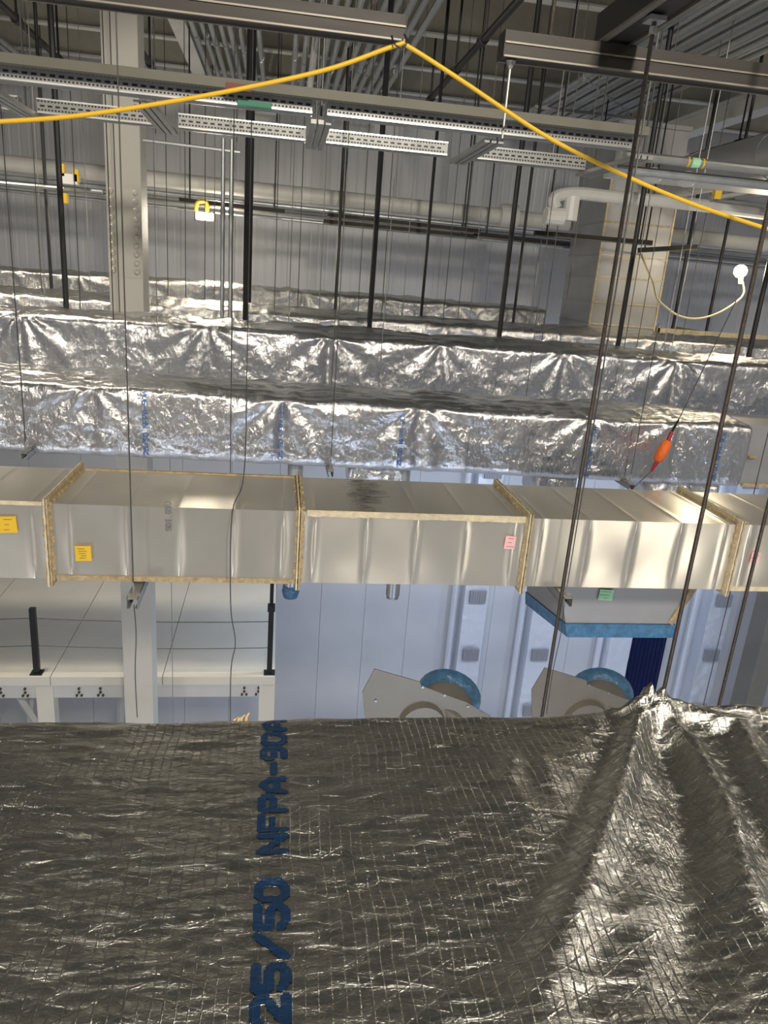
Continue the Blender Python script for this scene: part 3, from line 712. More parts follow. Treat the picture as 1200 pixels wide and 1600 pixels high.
sticker(797, 848, 0.068, 0.085, M['pink_paper'], 'pink sticker', -0.05, 3, 3, gd)
sticker(1180, 872, 0.062, 0.080, M['pink_paper'], 'pink sticker', -0.05, 6, 4, gd)
vs, fs = text_cells('SDI.G90', 0.030, 0.026, 0.017, 0.006, 0.002)
p0 = at(259, 829, YB0 - 0.010)
P = np.stack([p0[0] + 0.03 - vs[:, 1], np.full(len(vs), YB0 - 0.010), p0[2] + vs[:, 0]], -1)
MB().add(P, fs).build('stencil_mark', M['ink_grey'], gd)['label'] = 'stencilled grey lettering'
# dark scuff marks on the top sheet
r_ = np.random.RandomState(12); mb = MB()
for k in range(150):
    x = 0.56 + r_.normal(0, 0.055) + 0.05 * r_.rand(); y = 4.17 + 0.70 * r_.rand(); L_ = r_.uniform(0.008, 0.05); w = r_.uniform(0.001, 0.005)
    mb.box(x - L_, x + L_, y - w, y + w, ZB1 + 0.0062, ZB1 + 0.0066)
mb.build('scuff_marks', M['ink_grey'], gd)['kind'] = 'stuff'

# boot under the duct, closed with blue film
bt = thing('duct_boot', 'grey sheet metal boot under the bare duct, its mouth wrapped in blue film', 'duct boot', (2.7, 5.1, 7.0))
yb0, yb1 = 4.72, 5.15
mb = MB()
def quad_box(P_top, P_bot):  # frustum from 4 top to 4 bottom points
    return MB().add(list(P_top) + list(P_bot), [(0, 1, 5, 4), (1, 2, 6, 5), (2, 3, 7, 6), (3, 0, 4, 7), (4, 5, 6, 7)])
zt, zm, zl = 7.70, 7.16, 7.05
top4 = [(2.02, yb0, zt), (3.22, yb0, zt), (3.22, yb1 + 0.15, zt), (2.02, yb1 + 0.15, zt)]
mid4 = [(2.16, yb0 - 0.02, zm), (3.02, yb0 - 0.02, zm), (3.02, yb1, zm), (2.04, yb1 + 0.1, zm)]
low4 = [(2.20, yb0 - 0.02, zl), (3.03, yb0 - 0.02, zl), (3.03, yb1, zl), (2.06, yb1 + 0.1, zl)]
o_ = 0.012
quad_box(top4, mid4).build('body', M['galv_shade'], bt)
e4 = lambda q, d: [(q[0][0] - d, q[0][1] - d, q[0][2]), (q[1][0] + d, q[1][1] - d, q[1][2]), (q[2][0] + d, q[2][1] + d, q[2][2]), (q[3][0] - d, q[3][1] + d, q[3][2])]
quad_box(e4(mid4, 0.008), e4(low4, 0.012)).build('blue_film', M['blue_film'], bt)
MB().obox((3.10, yb0 - 0.02, 7.42), (0.45, 0, 1), (0, 1, 0), (1, 0, -0.45), 0.28, 0.01, 0.022).build('sealant', M['sealant'], bt)
c = at(947, 930, yb0 - 0.03)
sticker(947, 930, 0.11, 0.085, M['green_paper'], 'green sticker', -0.05, 3, 6, bt, yb0 - 0.03)

# ------------------------------------------------------------------ strut trapezes and hanger wires
def trapeze(lab, px, py, Y, length, wire_top, big=1.0, tail=None):
    c = at(px, py, Y)
    t = thing('strut_trapeze', lab, 'strut hanger', (c[0], c[1], c[2]), 'strut trapezes under the ducts')
    w, h = 0.0207 * big, 0.041 * big
    y0, y1 = Y - 0.03, Y + length
    mb = MB().box(c[0] - w, c[0] - w + 0.003, y0, y1, c[2], c[2] + h).box(c[0] + w - 0.003, c[0] + w, y0, y1, c[2], c[2] + h).box(c[0] - w, c[0] + w, y0, y1, c[2] + h - 0.003, c[2] + h)
    mb.box(c[0] - w, c[0] - w * 0.45, y0, y1, c[2], c[2] + 0.003).box(c[0] + w * 0.45, c[0] + w, y0, y1, c[2], c[2] + 0.003)
    mb.build('channel', M['zinc'], t)
    MB().box(c[0] - w * 1.1, c[0] + w * 1.1, Y + 0.005, Y + 0.045, c[2] + h, c[2] + h + 0.005).build('square_washer', M['zinc'], t)
    MB().tube([(c[0], Y + 0.025, c[2] + h + 0.005), (c[0], Y + 0.025, c[2] + h + 0.018)], 0.011, 6).build('nut', M['zinc'], t)
    MB().tube([(c[0], Y + 0.025, c[2] + h + 0.018), (c[0], Y + 0.025, c[2] + h + 0.05), (c[0], Y + 0.025, c[2] + h + 0.08)], [0.008, 0.007, 0.003], 8).build('wire_clutch', M['zinc'], t)
    MB().tube([(c[0], Y + 0.025, c[2] + h + 0.07), (c[0] + 0.0, Y + 0.025, wire_top)], 0.0035, 6).build('hanger_wire', M['wire'], t)
    if tail: MB().tube(smooth_path([(c[0], Y + 0.025, c[2]), (c[0] + 0.008, Y + 0.02, c[2] - 0.25 * tail), (c[0] - 0.004, Y + 0.02, c[2] - 0.6 * tail), (c[0], Y + 0.02, c[2] - tail)], 6), 0.003, 6).build('wire_tail', M['wire'], t)
    return t
trapeze('zinc strut under the left part of the bare duct, in front of the column', 208, 948, 4.03, 0.95, 12.3, 1.5, 0.75)
trapeze('zinc strut beside the blue wrapped boot under the bare duct', 884, 945, 4.03, 0.95, 12.3, 1.4, 0.8)
trapeze('small strut end below the wrapped duct at the far left', 40, 716, 5.68, 0.9, 12.3, 1.1)
trapeze('small strut end below the wrapped duct, above the middle of the bare duct', 516, 744, 5.68, 0.9, 12.3, 1.1)
trapeze('small strut end below the wrapped duct under the orange sleeve', 984, 764, 5.68, 0.9, 9.3, 1.1)

# orange sleeved tensioner on a slanting wire
Yh = 5.6
t = thing('cable_tensioner', 'orange sleeved tensioner with red ends on a slanting wire', 'cable tensioner', tuple(at(1036, 705, Yh)), None)
p1, p2, p3, p4 = [at(x, y, Yh) for x, y in ((1050, 674), (1044, 688), (1026, 722), (1018, 736))]
MB().tube([p2, p2 + (p3 - p2) * .1, p2 + (p3 - p2) * .5, p2 + (p3 - p2) * .9, p3], [0.016, 0.042, 0.046, 0.042, 0.016], 10).build('sleeve', M['orange'], t, smooth=True)
MB().tube([p1, p2], [0.016, 0.019], 8).build('red_end', M['red'], t); MB().tube([p3, p4], [0.019, 0.012], 8).build('red_end', M['red'], t)
q0 = at(1061, 655, Yh)
MB().tube([q0, p1], [0.010, 0.010], 6).build('black_clip', M['black'], t)
MB().tube([at(1150, 470, Yh), q0], 0.004, 6).build('wire', M['wire'], t); MB().tube([p4, at(990, 762, Yh)], 0.004, 6).build('wire', M['wire'], t)

def vrod(name, lab, cat, px, py, Y, ztop, zbot, r, material, group=None, n=8):
    c = at(px, py, Y)
    return MB().tube([(c[0], Y, zbot), (c[0], Y, ztop)], r, n).build(name, material, None, smooth='auto', label=lab, cat=cat, group=group)
# big threaded rods in front
t = thing('threaded_rod', 'long grey threaded rod hanging from the overhead beam in front of the boot', 'threaded rod', (1.025, 2.3, 7.6))
MB().tube([(1.025, 2.3, 7.6), (1.025, 2.3, 10.24)], 0.0068, 8).build('rod', M['rod'], t, smooth='auto')
MB().box(1.0, 1.05, 2.275, 2.325, 10.236, 10.248).build('plate_washer', M['galv_dark'], t); MB().tube([(1.025, 2.3, 10.205), (1.025, 2.3, 10.225)], 0.012, 6).build('nut', M['zinc'], t)
vrod('threaded_rod', 'thick dark threaded rod crossing the right end of the bare duct', 'threaded rod', 1115, 720, 2.3, 10.9, 7.6, 0.0078, M['rod'])
vrod('threaded_rod', 'threaded rod at the lower right in front of the pink sticker', 'threaded rod', 1160, 952, 2.3, 10.9, 7.6, 0.0065, M['rod'])
vrod('hanger_wire', 'thin wire hanging right of the boot before the grilled wall duct', 'wire', 1128, 980, 5.2, 12.3, 5.5, 0.004, M['wire'])
# black rods
BR = 'black hanger rods'
for (px, py, lab) in ((103, 470, 'thick black rod at the far left, left of the column'), (383, 497, 'thick black rod beside the two slim vertical conduits'),
                      (577, 512, 'thick black rod crossing the middle of the strut rack'), (780, 525, 'thick black rod right of centre behind the strut rack'),
                      (965, 542, 'thick black rod in front of the lit riser duct'), (1170, 555, 'thick black rod below the bare bulb at the right edge')):
    c = at(px, py, 7.82); t = thing('hanger_rod', lab, 'hanger rod', (c[0], 7.82, 8.3), BR)
    MB().tube([(c[0], 7.82, 8.3), (c[0], 7.82, 12.9)], 0.027, 8).build('rod', M['black'], t, smooth='auto')
    MB().box(c[0] - 0.06, c[0] + 0.06, 7.78, 7.86, 12.88, 12.92).build('ceiling_plate', M['black'], t)
for (px, py, lab) in ((80, 440, 'slimmer black rod behind, left of the column'), (222, 100, 'slimmer black rod along the right edge of the column'), (390, 465, 'slimmer black rod behind, close to the conduit pair'),
                      (524, 480, 'slimmer black rod behind, left of the centre'), (658, 492, 'slimmer black rod behind, right of the centre'), (802, 500, 'slimmer black rod behind, ending near the riser duct'),
                      (1052, 507, 'slimmer black rod just right of the riser duct'), (1105, 510, 'slimmer black rod between riser duct and bare bulb')):
    c = at(px, py, 9.72); MB().tube([(c[0], 9.72, 8.6), (c[0], 9.72, 12.9)], 0.020, 8).build('hanger_rod', M['black'], None, smooth='auto', label=lab, cat='hanger rod', group=BR)
# two slim vertical conduits
for xx, lab in ((-0.575, 'left one of two slim grey vertical conduits above the wrapped duct'), (-0.495, 'right one of two slim grey vertical conduits above the wrapped duct')):
    t = thing('vertical_conduit', lab, 'conduit', (xx, 7.95, 8.4), 'slim vertical conduits')
    MB().tube([(xx, 7.95, 8.4), (xx, 7.95, 10.62)], 0.021, 10).build('tube', M['conduit'], t, smooth='auto')
    MB().tube([(xx, 7.95, 9.9), (xx, 7.95, 10.0)], 0.026, 10).build('coupling', M['conduit'], t, smooth='auto')
t = thing('strut_bar', 'thin bar from the column to the two slim vertical conduits', 'strut', (-0.9, 7.95, 10.6))
MB().tube([at(223, 219, 7.95), at(375, 238, 7.95)], 0.016, 6).build('bar', M['conduit'], t)
for u in (-1.2, -0.45): MB().tube([(u, 7.95, 10.6), (u, 7.95, 12.95)], 0.006, 6).build('drop_rod', M['wire'], t)
# thin wires
WG = 'thin vertical hanger wires'
wires = [(245, 480, 6.75, 12.3, 8.9), (362, 560, 5.72, 12.3, 7.9), (30, 560, 6.75, 12.3, 8.7), (452, 470, 8.6, 12.9, 8.8), (430, 440, 9.0, 12.9, 8.9), (562, 440, 9.9, 12.9, 9), (595, 560, 6.8, 12.3, 8.5), (520, 560, 6.8, 12.9, 8.5),
         (320, 430, 9.9, 12.9, 9), (335, 430, 9.9, 12.9, 9), (290, 430, 9.9, 12.9, 9), (262, 430, 10.0, 12.9, 9), (140, 430, 9.9, 12.9, 9), (165, 150, 7.0, 12.9, 8.9), (172, 30, 7.6, 12.9, 8.9), (60, 300, 9, 12.9, 8.9), (48, 180, 9, 12.9, 8.9), (112, 200, 8.6, 12.9, 8.9),
         (640, 350, 9.9, 12.9, 9), (725, 400, 9.9, 12.9, 9), (700, 420, 9.0, 12.9, 9), (742, 420, 10, 12.9, 9), (865, 400, 8.5, 12.9, 8.9), (895, 400, 8.5, 12.9, 8.9), (845, 380, 9.9, 12.9, 9), (1000, 400, 7.5, 12.9, 8.9), (1020, 400, 8.5, 12.9, 8.9),
         (1060, 420, 8.0, 12.9, 8.9), (1085, 430, 9.5, 12.9, 9), (470, 350, 9.9, 12.9, 9), (505, 350, 9.0, 12.9, 8.9), (610, 300, 9.0, 12.9, 8.9), (385, 620, 5.25, 12.3, 6.0), (268, 1000, 6.9, 8.6, 2.0), (935, 620, 5.0, 12.3, 7.4), (830, 560, 6.8, 12.3, 8.5), (1090, 330, 7.5, 12.9, 8.9)]
where = {0: 'thin wire down the wrapped ducts just right of the column', 1: 'thin wire falling between the slim conduits and the middle trapeze, left', 32: 'long thin wavy wire crossing the bare duct near the sealed middle joint', 33: 'thin wire hanging in front of the mezzanine beside the column foot',
         2: 'thin wire over the second wrapped duct at the far left', 34: 'thin wire slanting past the big threaded rod to the right trapeze', 6: 'thin wire in the middle over the second wrapped duct', 7: 'thin wire above the middle trapeze'}
rest = sorted((w_[0], i) for i, w_ in enumerate(wires) if i not in where)
NUM = ORD_W = ['%dth' % q if q % 10 not in (1, 2, 3) or q in (11, 12, 13) else '%d%s' % (q, {1: 'st', 2: 'nd', 3: 'rd'}[q % 10]) for q in range(1, 60)]
for q, (_, i) in enumerate(rest): where[i] = 'thin steel wire hanging before the far wall, %s from the left' % NUM[q]
for i, (px, py, Y, zt_, zb_) in enumerate(wires):
    c = at(px, py, Y)
    if i == 32: pts = smooth_path([(c[0], Y, zt_), (c[0], Y, 9.0), (c[0] + 0.02, 4.6, 8.25), (c[0] - 0.02, 4.05, 8.15), (c[0] - 0.02, 4.02, 7.6), (c[0] + 0.01, 4.02, 7.35), (c[0] - 0.015, 4.02, 7.1), (c[0] + 0.0, 4.02, 6.2)], 6); pts[0:2] = [pts[0]]
    else: pts = [(c[0], Y, zb_), (c[0] + random.uniform(-.01, .01), Y, zt_)]
    MB().tube(pts, 0.0036 if Y < 7 else 0.0048, 5).build('hanger_wire', M['wire'] if i % 3 else M['wire_light'], None, label=where.get(i, 'thin steel wire hanging from the roof before the far wall'), cat='wire', group=WG)

# drop pipes under the wrapped duct
for x, cap, lab in ((0.175, True, 'grey stub pipe with blue taped end below the bare duct'), (1.085, False, 'grey stub pipe below the middle of the bare duct')):
    t = thing('stub_pipe', lab, 'pipe', (x, 6.0, 6.7))
    MB().tube([(x, 6.0, 6.78), (x, 6.0, 7.95)], 0.063, 16).build('pipe', M['conduit'], t, smooth='auto')
    if cap: MB().tube([(x, 6.0, 6.745), (x, 6.0, 6.80), (x, 6.0, 6.86)], [0.062, 0.078, 0.068], 14).build('blue_tape', M['blue_film'], t, smooth='auto')
    else: MB().tube([(x, 6.0, 6.75), (x, 6.0, 6.79)], 0.055, 16).build('end_ring', M['galv_dark'], t, smooth='auto')

# ------------------------------------------------------------------ fan cowls below
def cowl(lab, px, py):
    Y = 5.6; o = at(px, py, Y)
    t = thing('fan_cowl', lab, 'fan cowl', (o[0] + 0.5, Y, o[2] - 0.6), 'sheet metal fan cowls')
    k_ = 1 / 155.0     # metres per photo pixel at this distance
    poly = [(0, 0), (-14, -35), (-8, -75), (0, -110), (150, -110), (170, -75), (132, -52), (66, -26), (64, -20)]
    MB().prism([(o[0] + a * k_, o[2] + b * k_) for a, b in poly], 'y', Y - 0.006, Y + 0.006).build('side_plate', M['beige_plate'], t)
    for a, b in ((68, -24), (100, -37), (135, -55), (5, -45)): MB().tube([(o[0] + a * k_, Y - 0.006, o[2] + b * k_ - 0.02), (o[0] + a * k_, Y - 0.02, o[2] + b * k_ - 0.02)], 0.012, 8).build('rivet', M['galv_dark'], t)
    # conical throat and taped collar behind the plate, opening up and to the right
    c0 = np.array([o[0] + 100 * k_, Y + 0.02, o[2] - 92 * k_]); ax = np.array([0.40, 1.0, 0.12]); ax /= np.linalg.norm(ax)
    MB().tube([(c0[0], c0[1] + 0.3, 0.0), (c0[0], c0[1] + 0.3, c0[2])], 0.19, 20).build('stack', M['beige_plate'], t, smooth='auto')
    MB().tube([c0, c0 + ax * 0.15, c0 + ax * 0.34], [0.19, 0.24, 0.255], 24).build('throat', M['beige_plate'], t, smooth='auto')
    c1 = c0 + ax * 0.34
    MB().tube([c1 - ax * 0.02, c1 + ax * 0.01, c1 + ax * 0.10, c1 + ax * 0.13], [0.25, 0.305, 0.312, 0.29], 28).build('taped_collar', M['blue_film'], t, smooth='auto')
    MB().tube([(o[0] + 72 * k_, Y - 0.07, o[2] - 85 * k_), (o[0] + 72 * k_, Y + 0.1, o[2] - 85 * k_)], [0.20, 0.24], 20).build('inlet_cone', M['beige_plate'], t, smooth='auto')
    return t
cowl('beige sheet metal fan cowl with blue taped collar, left of the two', 585, 1045)
cowl('beige sheet metal fan cowl half behind the foil peak, right of the two', 851, 1043)

# ------------------------------------------------------------------ perforated strut rack
rk = thing('strut_rack', 'long rack of two perforated zinc girders with cross struts', 'strut rack', (0.3, 5.6, 10.38))
def perforated(x0, x1, y, z, name='girder'):
    g = MB().box(x0, x1, y - 0.042, y + 0.042, z + 0.006, z + 0.09).build(name, M['zinc'], rk)
    yf = y - 0.042
    MB().box(x0, x1, yf - 0.006, yf, z + 0.002, z + 0.012).box(x0, x1, yf - 0.006, yf, z + 0.084, z + 0.094).box(x0, x1, y + 0.036, y + 0.047, z - 0.002, z + 0.010).build('lip', M['coupling'], g)
    mb = MB(); n = int((x1 - x0) / 0.05)
    for k in range(n): a = x0 + 0.02 + k * 0.05; mb.box(a, a + 0.030, yf - 0.0015, yf + 0.001, z + 0.042, z + 0.054)
    mb.build('slots', M['black'], g)['kind'] = 'stuff'
    mb = MB(); n = int((x1 - x0) / 0.022)
    for k in range(n):
        a = x0 + 0.005 + k * 0.022
        for zz in (z + 0.020, z + 0.072): mb.box(a, a + 0.012, yf - 0.0015, yf + 0.001, zz, zz + 0.009)
    mb.build('punch_holes', M['dark_steel'], g)['kind'] = 'stuff'
segs = [(-6.2, -4.0), (-4.0, -1.85), (-1.78, -0.02), (0.03, 2.22)]
for a, b in ((-6.2, -3.2), (-3.15, 0.16), (0.25, 2.2)): perforated(a, b, 5.02, 10.385)
for a, b in ((-6.2, -1.80), (-1.68, -0.92), (-0.74, 0.15), (0.30, 1.20), (1.42, 2.28)): perforated(a, b, 5.98, 10.375)
box('back_rail', (-6.2, 2.25, 4.86, 4.93, 10.45, 10.50), M['olive'], rk)
for x in (-1.74, -0.83, 0.22, 1.32, 2.34):
    mb = MB()
    for dx in (-0.045, 0.0, 0.045): mb.box(x + dx - 0.017, x + dx + 0.017, 5.07, 6.12, 10.35, 10.374)
    mb.build('cross_strut', M['zinc'], rk)
for x in (-1.74, 0.22, 2.34):
    for y in (5.1, 5.9): MB().tube([(x, y, 10.4), (x, y, 12.45)], 0.007, 6).build('drop_rod', M['wire'], rk)
MB().box(-0.28, -0.08, 4.955, 4.963, 10.39, 10.415).box(-0.28, -0.08, 4.955, 5.0, 10.385, 10.389).build('green_tag', M['green_tag'], rk)
MB().box(-0.34, -0.20, 4.85, 4.86, 10.44, 10.475).build('red_tag', M['red_tag'], rk)
# conduit pair that continues the rack to the right
t = thing('pipe_run', 'grey pipe with yellow marks continuing the strut rack to the right', 'pipe', (3.9, 5.3, 10.3))
MB().tube([(2.3, 5.3, 10.40), (7, 5.3, 10.40)], 0.032, 12).build('pipe', M['galv_dark'], t, smooth='auto'); MB().tube([(2.3, 5.42, 10.33), (7, 5.42, 10.33)], 0.03, 12).build('conduit', M['conduit'], t, smooth='auto')
MB().box(2.4, 7, 5.6, 5.85, 10.32, 10.36).build('tray', M['white_pipe'], t)
for xx in (2.76, 2.87): MB().tube([(xx, 5.3, 10.40), (xx + 0.012, 5.3, 10.40)], 0.034, 12).build('yellow_band', M['yellow_plastic'], t)
MB().tube([(2.79, 5.3, 10.40), (2.85, 5.3, 10.40)], 0.033, 12).build('pipe_marker', M['green_paper'], t)
for xx in (2.68, 2.95): MB().sphere((xx, 5.62, 10.34), 0.075, 12, 8, (1, 1, 0.75)).build('round_cover', M['white_pvc'], t, smooth=True)

# ------------------------------------------------------------------ dark beams overhead
def dark_beam(lab, x0, x1, y, z0, h, d):
    t = thing('overhead_beam', lab, 'beam', ((x0 + x1) / 2, y, z0), 'dark strut beams overhead')
    hh = h / 2
    for k_ in range(2):
        z = z0 + k_ * hh
        o = MB().box(x0, x1, y, y + d, z + 0.004, z + hh - 0.002).build('channel', M['dark_steel'], t)
        MB().box(x0, x1, y - 0.003, y + 0.006, z, z + 0.005).box(x0, x1, y + d - 0.006, y + d + 0.003, z, z + 0.005).build('lip', M['dark_edge'], o)
    for xx in (x0 - 0.003, x1): MB().box(xx, xx + 0.003, y - 0.004, y + d + 0.004, z0, z0 + h).build('end_plate', M['dark_steel'], t)
    for xx in (x0 + 0.15, x1 - 0.1): MB().tube([(xx, y + d / 2, z0 + h), (xx, y + d / 2, 12.95)], 0.007, 6).build('drop_rod', M['rod'], t)
    return t
dark_beam('dark steel strut beam at the top edge carrying the yellow cord', -1.6, 0.352, 2.55, 10.178, 0.072, 0.07)
t = dark_beam('dark steel strut beam at the upper right', 0.665, 3.0, 2.55, 10.172, 0.075, 0.07)
MB().tube([(0.70, 2.59, 10.150), (0.70, 2.59, 10.172)], [0.006, 0.016], 8).build('rod_nut', M['zinc'], t); MB().tube([(0.70, 2.59, 9.95), (0.70, 2.59, 10.16)], 0.004, 6).build('rod_end', M['wire_light'], t)
t = thing('cross_beam', 'dark beam running back above the strut beam at the upper right', 'beam', (1.035, 1.7, 10.25))
box('web', (0.975, 1.09, 0.6, 2.62, 10.256, 10.34), M['dark_steel'], t)
for xx in (0.972, 1.073): box('flange', (xx, xx + 0.02, 0.6, 2.62, 10.248, 10.256), M['dark_edge'], t)

# yellow cord
A, Bp, Cc = at(-160, 196, 2.52), at(622, 70, 2.52), at(1330, 400, 2.52)
mid1 = [at(x, y, 2.52) for x, y in ((0, 190), (120, 181), (260, 160), (400, 134), (520, 106))]
mid2 = [at(x, y, 2.52) for x, y in ((640, 74), (720, 125), (850, 211), (960, 267), (1080, 318), (1200, 358))]
t = thing('yellow_cord', 'thick yellow cord hung from the overhead beam in a wide inverted V', 'cord', tuple(Bp))
MB().tube(smooth_path([A] + mid1 + [Bp] + mid2 + [Cc], 8), 0.0068, 8).build('cord', M['yellow_cord'], t, smooth=True)
MB().tube(smooth_path([at(612, 56, 2.53), at(616, 68, 2.50), at(626, 74, 2.50), at(636, 66, 2.50), at(632, 54, 2.53)], 5), 0.003, 6).build('wire_tie', M['black'], t)

# ------------------------------------------------------------------ conduit bundles under the roof
ORD = ['first', 'second', 'third', 'fourth', 'fifth', 'sixth', 'seventh', 'eighth', 'ninth', 'tenth', 'eleventh', 'twelfth', 'thirteenth']
def conduit(x, y0, y1, z, r, lab, group, couple, idx=0):
    t = thing('conduit', lab + ', ' + ORD[idx] + ' from the left', 'conduit', (x, (y0 + y1) / 2, z - r), group)
    MB().tube([(x, y0, z), (x, y1, z)], r, 10).build('tube', M['conduit'], t, smooth='auto')
    for c in couple: MB().tube([(x, c - 0.06, z), (x, c + 0.06, z)], r + 0.007, 10).build('coupling', M['conduit'], t, smooth='auto'); MB().box(x - 0.012, x + 0.012, c - 0.03, c, z - r - 0.016, z - r).build('set_screw', M['coupling'], t)
    return t
for k in range(8): conduit(-1.06 + k * 0.105, 2.5, 13.9, 12.0 + 0.03 * (k % 2), 0.032, 'grey conduit in the bundle beside the pale girder', 'left conduit bundle', (10.2 + 0.12 * k, 13.3), k)
for k in range(12): conduit(0.10 + k * 0.118, 2.5, 13.9, 12.0 - 0.02 * (k % 2), 0.036, 'grey conduit in the middle bundle behind the yellow cord', 'middle conduit bundle', (10.6 + 0.12 * (k % 5), 13.4), k)
for k in range(13): conduit(3.62 + k * 0.105, 2.5, 13.6, 12.0 + 0.02 * (k % 2), 0.036, 'grey conduit in the bundle beyond the upper right beam', 'right conduit bundle', (9.9 + 0.12 * k, 12.6 + 0.08 * k), k)
for k in range(8): conduit(-4.45 + k * 0.115, 2.5, 13.8, 12.0, 0.034, 'grey conduit in the upper left corner bundle', 'left corner conduit bundle', (12.2,), k)
for x0, x1, y, lab in ((-1.15, 1.5, 12.9, 'strut bar under the left and middle conduit bundles'), (3.5, 5.0, 11.4, 'strut bar under the right conduit bundle'), (-4.6, -3.5, 12.9, 'strut bar under the upper left conduit bundle')):
    t = thing('strut_bar', lab, 'strut', ((x0 + x1) / 2, y, 11.9)); box('channel', (x0, x1, y - 0.02, y + 0.02, 11.91, 11.95), M['galv_dark'], t)
    for xx in (x0 + 0.05, x1 - 0.05): MB().tube([(xx, y, 11.9), (xx, y, 12.95)], 0.008, 6).build('drop_rod', M['wire'], t)
MB().tube([at(496, 40, 9.5), at(480, 172, 12.6)], 0.045, 10).build('white_pipe', M['white_pipe'], None, smooth='auto', label='slim white pipe between the two conduit bundles', cat='pipe')
# sprinkler branch lines
def sprinkler(lab, x, y0, y1, z, drops):
    t = thing('sprinkler_pipe', lab, 'sprinkler pipe', (x, (y0 + y1) / 2, z), 'black sprinkler branch pipes')
    MB().tube([(x, y0, z), (x, y1, z)], 0.036, 10).build('pipe', M['black_pipe'], t, smooth='auto')
    for d in drops:
        MB().tube([(x, d - 0.06, z), (x, d + 0.06, z)], 0.052, 10).build('tee', M['black_pipe'], t, smooth='auto')
        MB().tube([(x, d, z), (x, d, 12.95)], 0.014, 6).build('hanger', M['black'], t)
    return t
sprinkler('black sprinkler pipe at the upper left corner', -2.87, 5.0, 12.4, 11.8, (9.6, 11.2))
sprinkler('black sprinkler pipe right of the column top', -1.70, 10.2, 12.6, 11.8, (10.9,))
t = sprinkler('black sprinkler pipe crossing behind the yellow cord', 1.93, 5.0, 12.3, 11.8, (8.3, 9.5, 11.0))
MB().tube([(1.93, 12.3, 11.8), (1.70, 12.3, 11.8)], 0.05, 8).build('elbow', M['black_pipe'], t)
sprinkler('black sprinkler pipe at the right below the white girder', 6.35, 5.0, 12.4, 11.65, (9.3, 10.8))

# ------------------------------------------------------------------ pipe rack near the far wall
t = thing('insulated_pipe', 'long white insulated pipe running before the far wall', 'pipe', (1.5, 11, 10.4))
zl = lambda x: 10.50 - 0.013 * (x + 3.6)
MB().tube([(-8, 11.0, zl(-8)), (10, 11.0, zl(10))], 0.105, 16).build('jacket', M['white_pipe'], t, smooth='auto')
for xx in (-4.5, -2.05, 0.25, 2.9, 5.2, 7.1): MB().tube([(xx, 11.0, zl(xx)), (xx + 0.12, 11.0, zl(xx + 0.12))], 0.110, 16).build('jacket_band', M['white_pvc'], t, smooth='auto')
MB().tube([(3.05, 10.97, zl(3) + 0.0), (3.3, 10.97, zl(3.2))], 0.17, 14).build('valve_cover', M['white_pvc'], t, smooth='auto')
for i, (dy, dz, r, mt, lab) in enumerate(((-0.1, -0.17, 0.030, 'conduit', 'upper slim pipe under the white insulated pipe'), (0.05, -0.20, 0.028, 'galv_dark', 'dark slim pipe under the white insulated pipe'), (0.2, -0.24, 0.032, 'zinc', 'bright slim pipe under the white insulated pipe'), (0.3, -0.31, 0.022, 'conduit', 'thinnest pipe under the white insulated pipe'))):
    MB().tube([(-8, 11.0 + dy, zl(-8) + dz), (10, 11.0 + dy, zl(10) + dz)], r, 10).build('slim_pipe', M[mt], None, smooth='auto', label=lab, cat='pipe', group='slim pipes along the far wall')
for (p, q, lab) in (((280, 312), (445, 331), 'dark strut bar behind the lit work lamp'), ((512, 336), (750, 362), 'dark strut bar left of the centre below the white pipe'), ((505, 346), (745, 370), 'lower dark strut bar below the white pipe, centre'), ((740, 366), (935, 388), 'dark strut bar left of the riser duct'),
                    ((835, 364), (1018, 380), 'dark strut bar crossing in front of the riser duct'), ((998, 391), (1088, 386), 'short dark strut bar at the top of the riser duct')):
    a, b = at(*p, 10.75 if p[0] < 800 else 8.7), at(*q, 10.75 if p[0] < 800 else 8.7)
    t = thing('strut_bar', lab, 'strut', tuple((a + b) / 2), 'dark strut bars')
    d = b - a
    MB().obox((a + b) / 2, d, (0, 1, 0), np.cross(d, (0, 1, 0)), np.linalg.norm(d) / 2, 0.03, 0.028).build('channel', M['dark_steel'], t)
    MB().obox((a + b) / 2 + np.array([0, -0.03, -0.024]), d, (0, 1, 0), np.cross(d, (0, 1, 0)), np.linalg.norm(d) / 2, 0.003, 0.004).build('lip', M['dark_edge'], t)
    for u in (0.1, 0.9): e = a + d * u; MB().tube([e, (e[0], e[1], 12.95)], 0.010, 6).build('drop_rod', M['black'], t)
# yellow plastic boxes on the rack at left
t = thing('junction_fitting', 'small yellow and white fitting hanging left of the column', 'fitting', tuple(at(112, 275, 9.0)))
for (px, py, w, h, mt) in ((97, 266, 0.03, 0.06, 'yellow_plastic'), (120, 275, 0.025, 0.06, 'yellow_plastic'), (108, 280, 0.09, 0.05, 'white_pvc'), (103, 310, 0.02, 0.05, 'yellow_plastic')):
    c = at(px, py, 9.0); MB().box(c[0] - w, c[0] + w, 8.96, 9.04, c[2] - h, c[2] + h).build('block', M[mt], t)
a, b = at(0, 286, 9.05), at(160, 300, 9.05)
MB().tube([a, b], 0.02, 8).build('rail', M['conduit'], t)

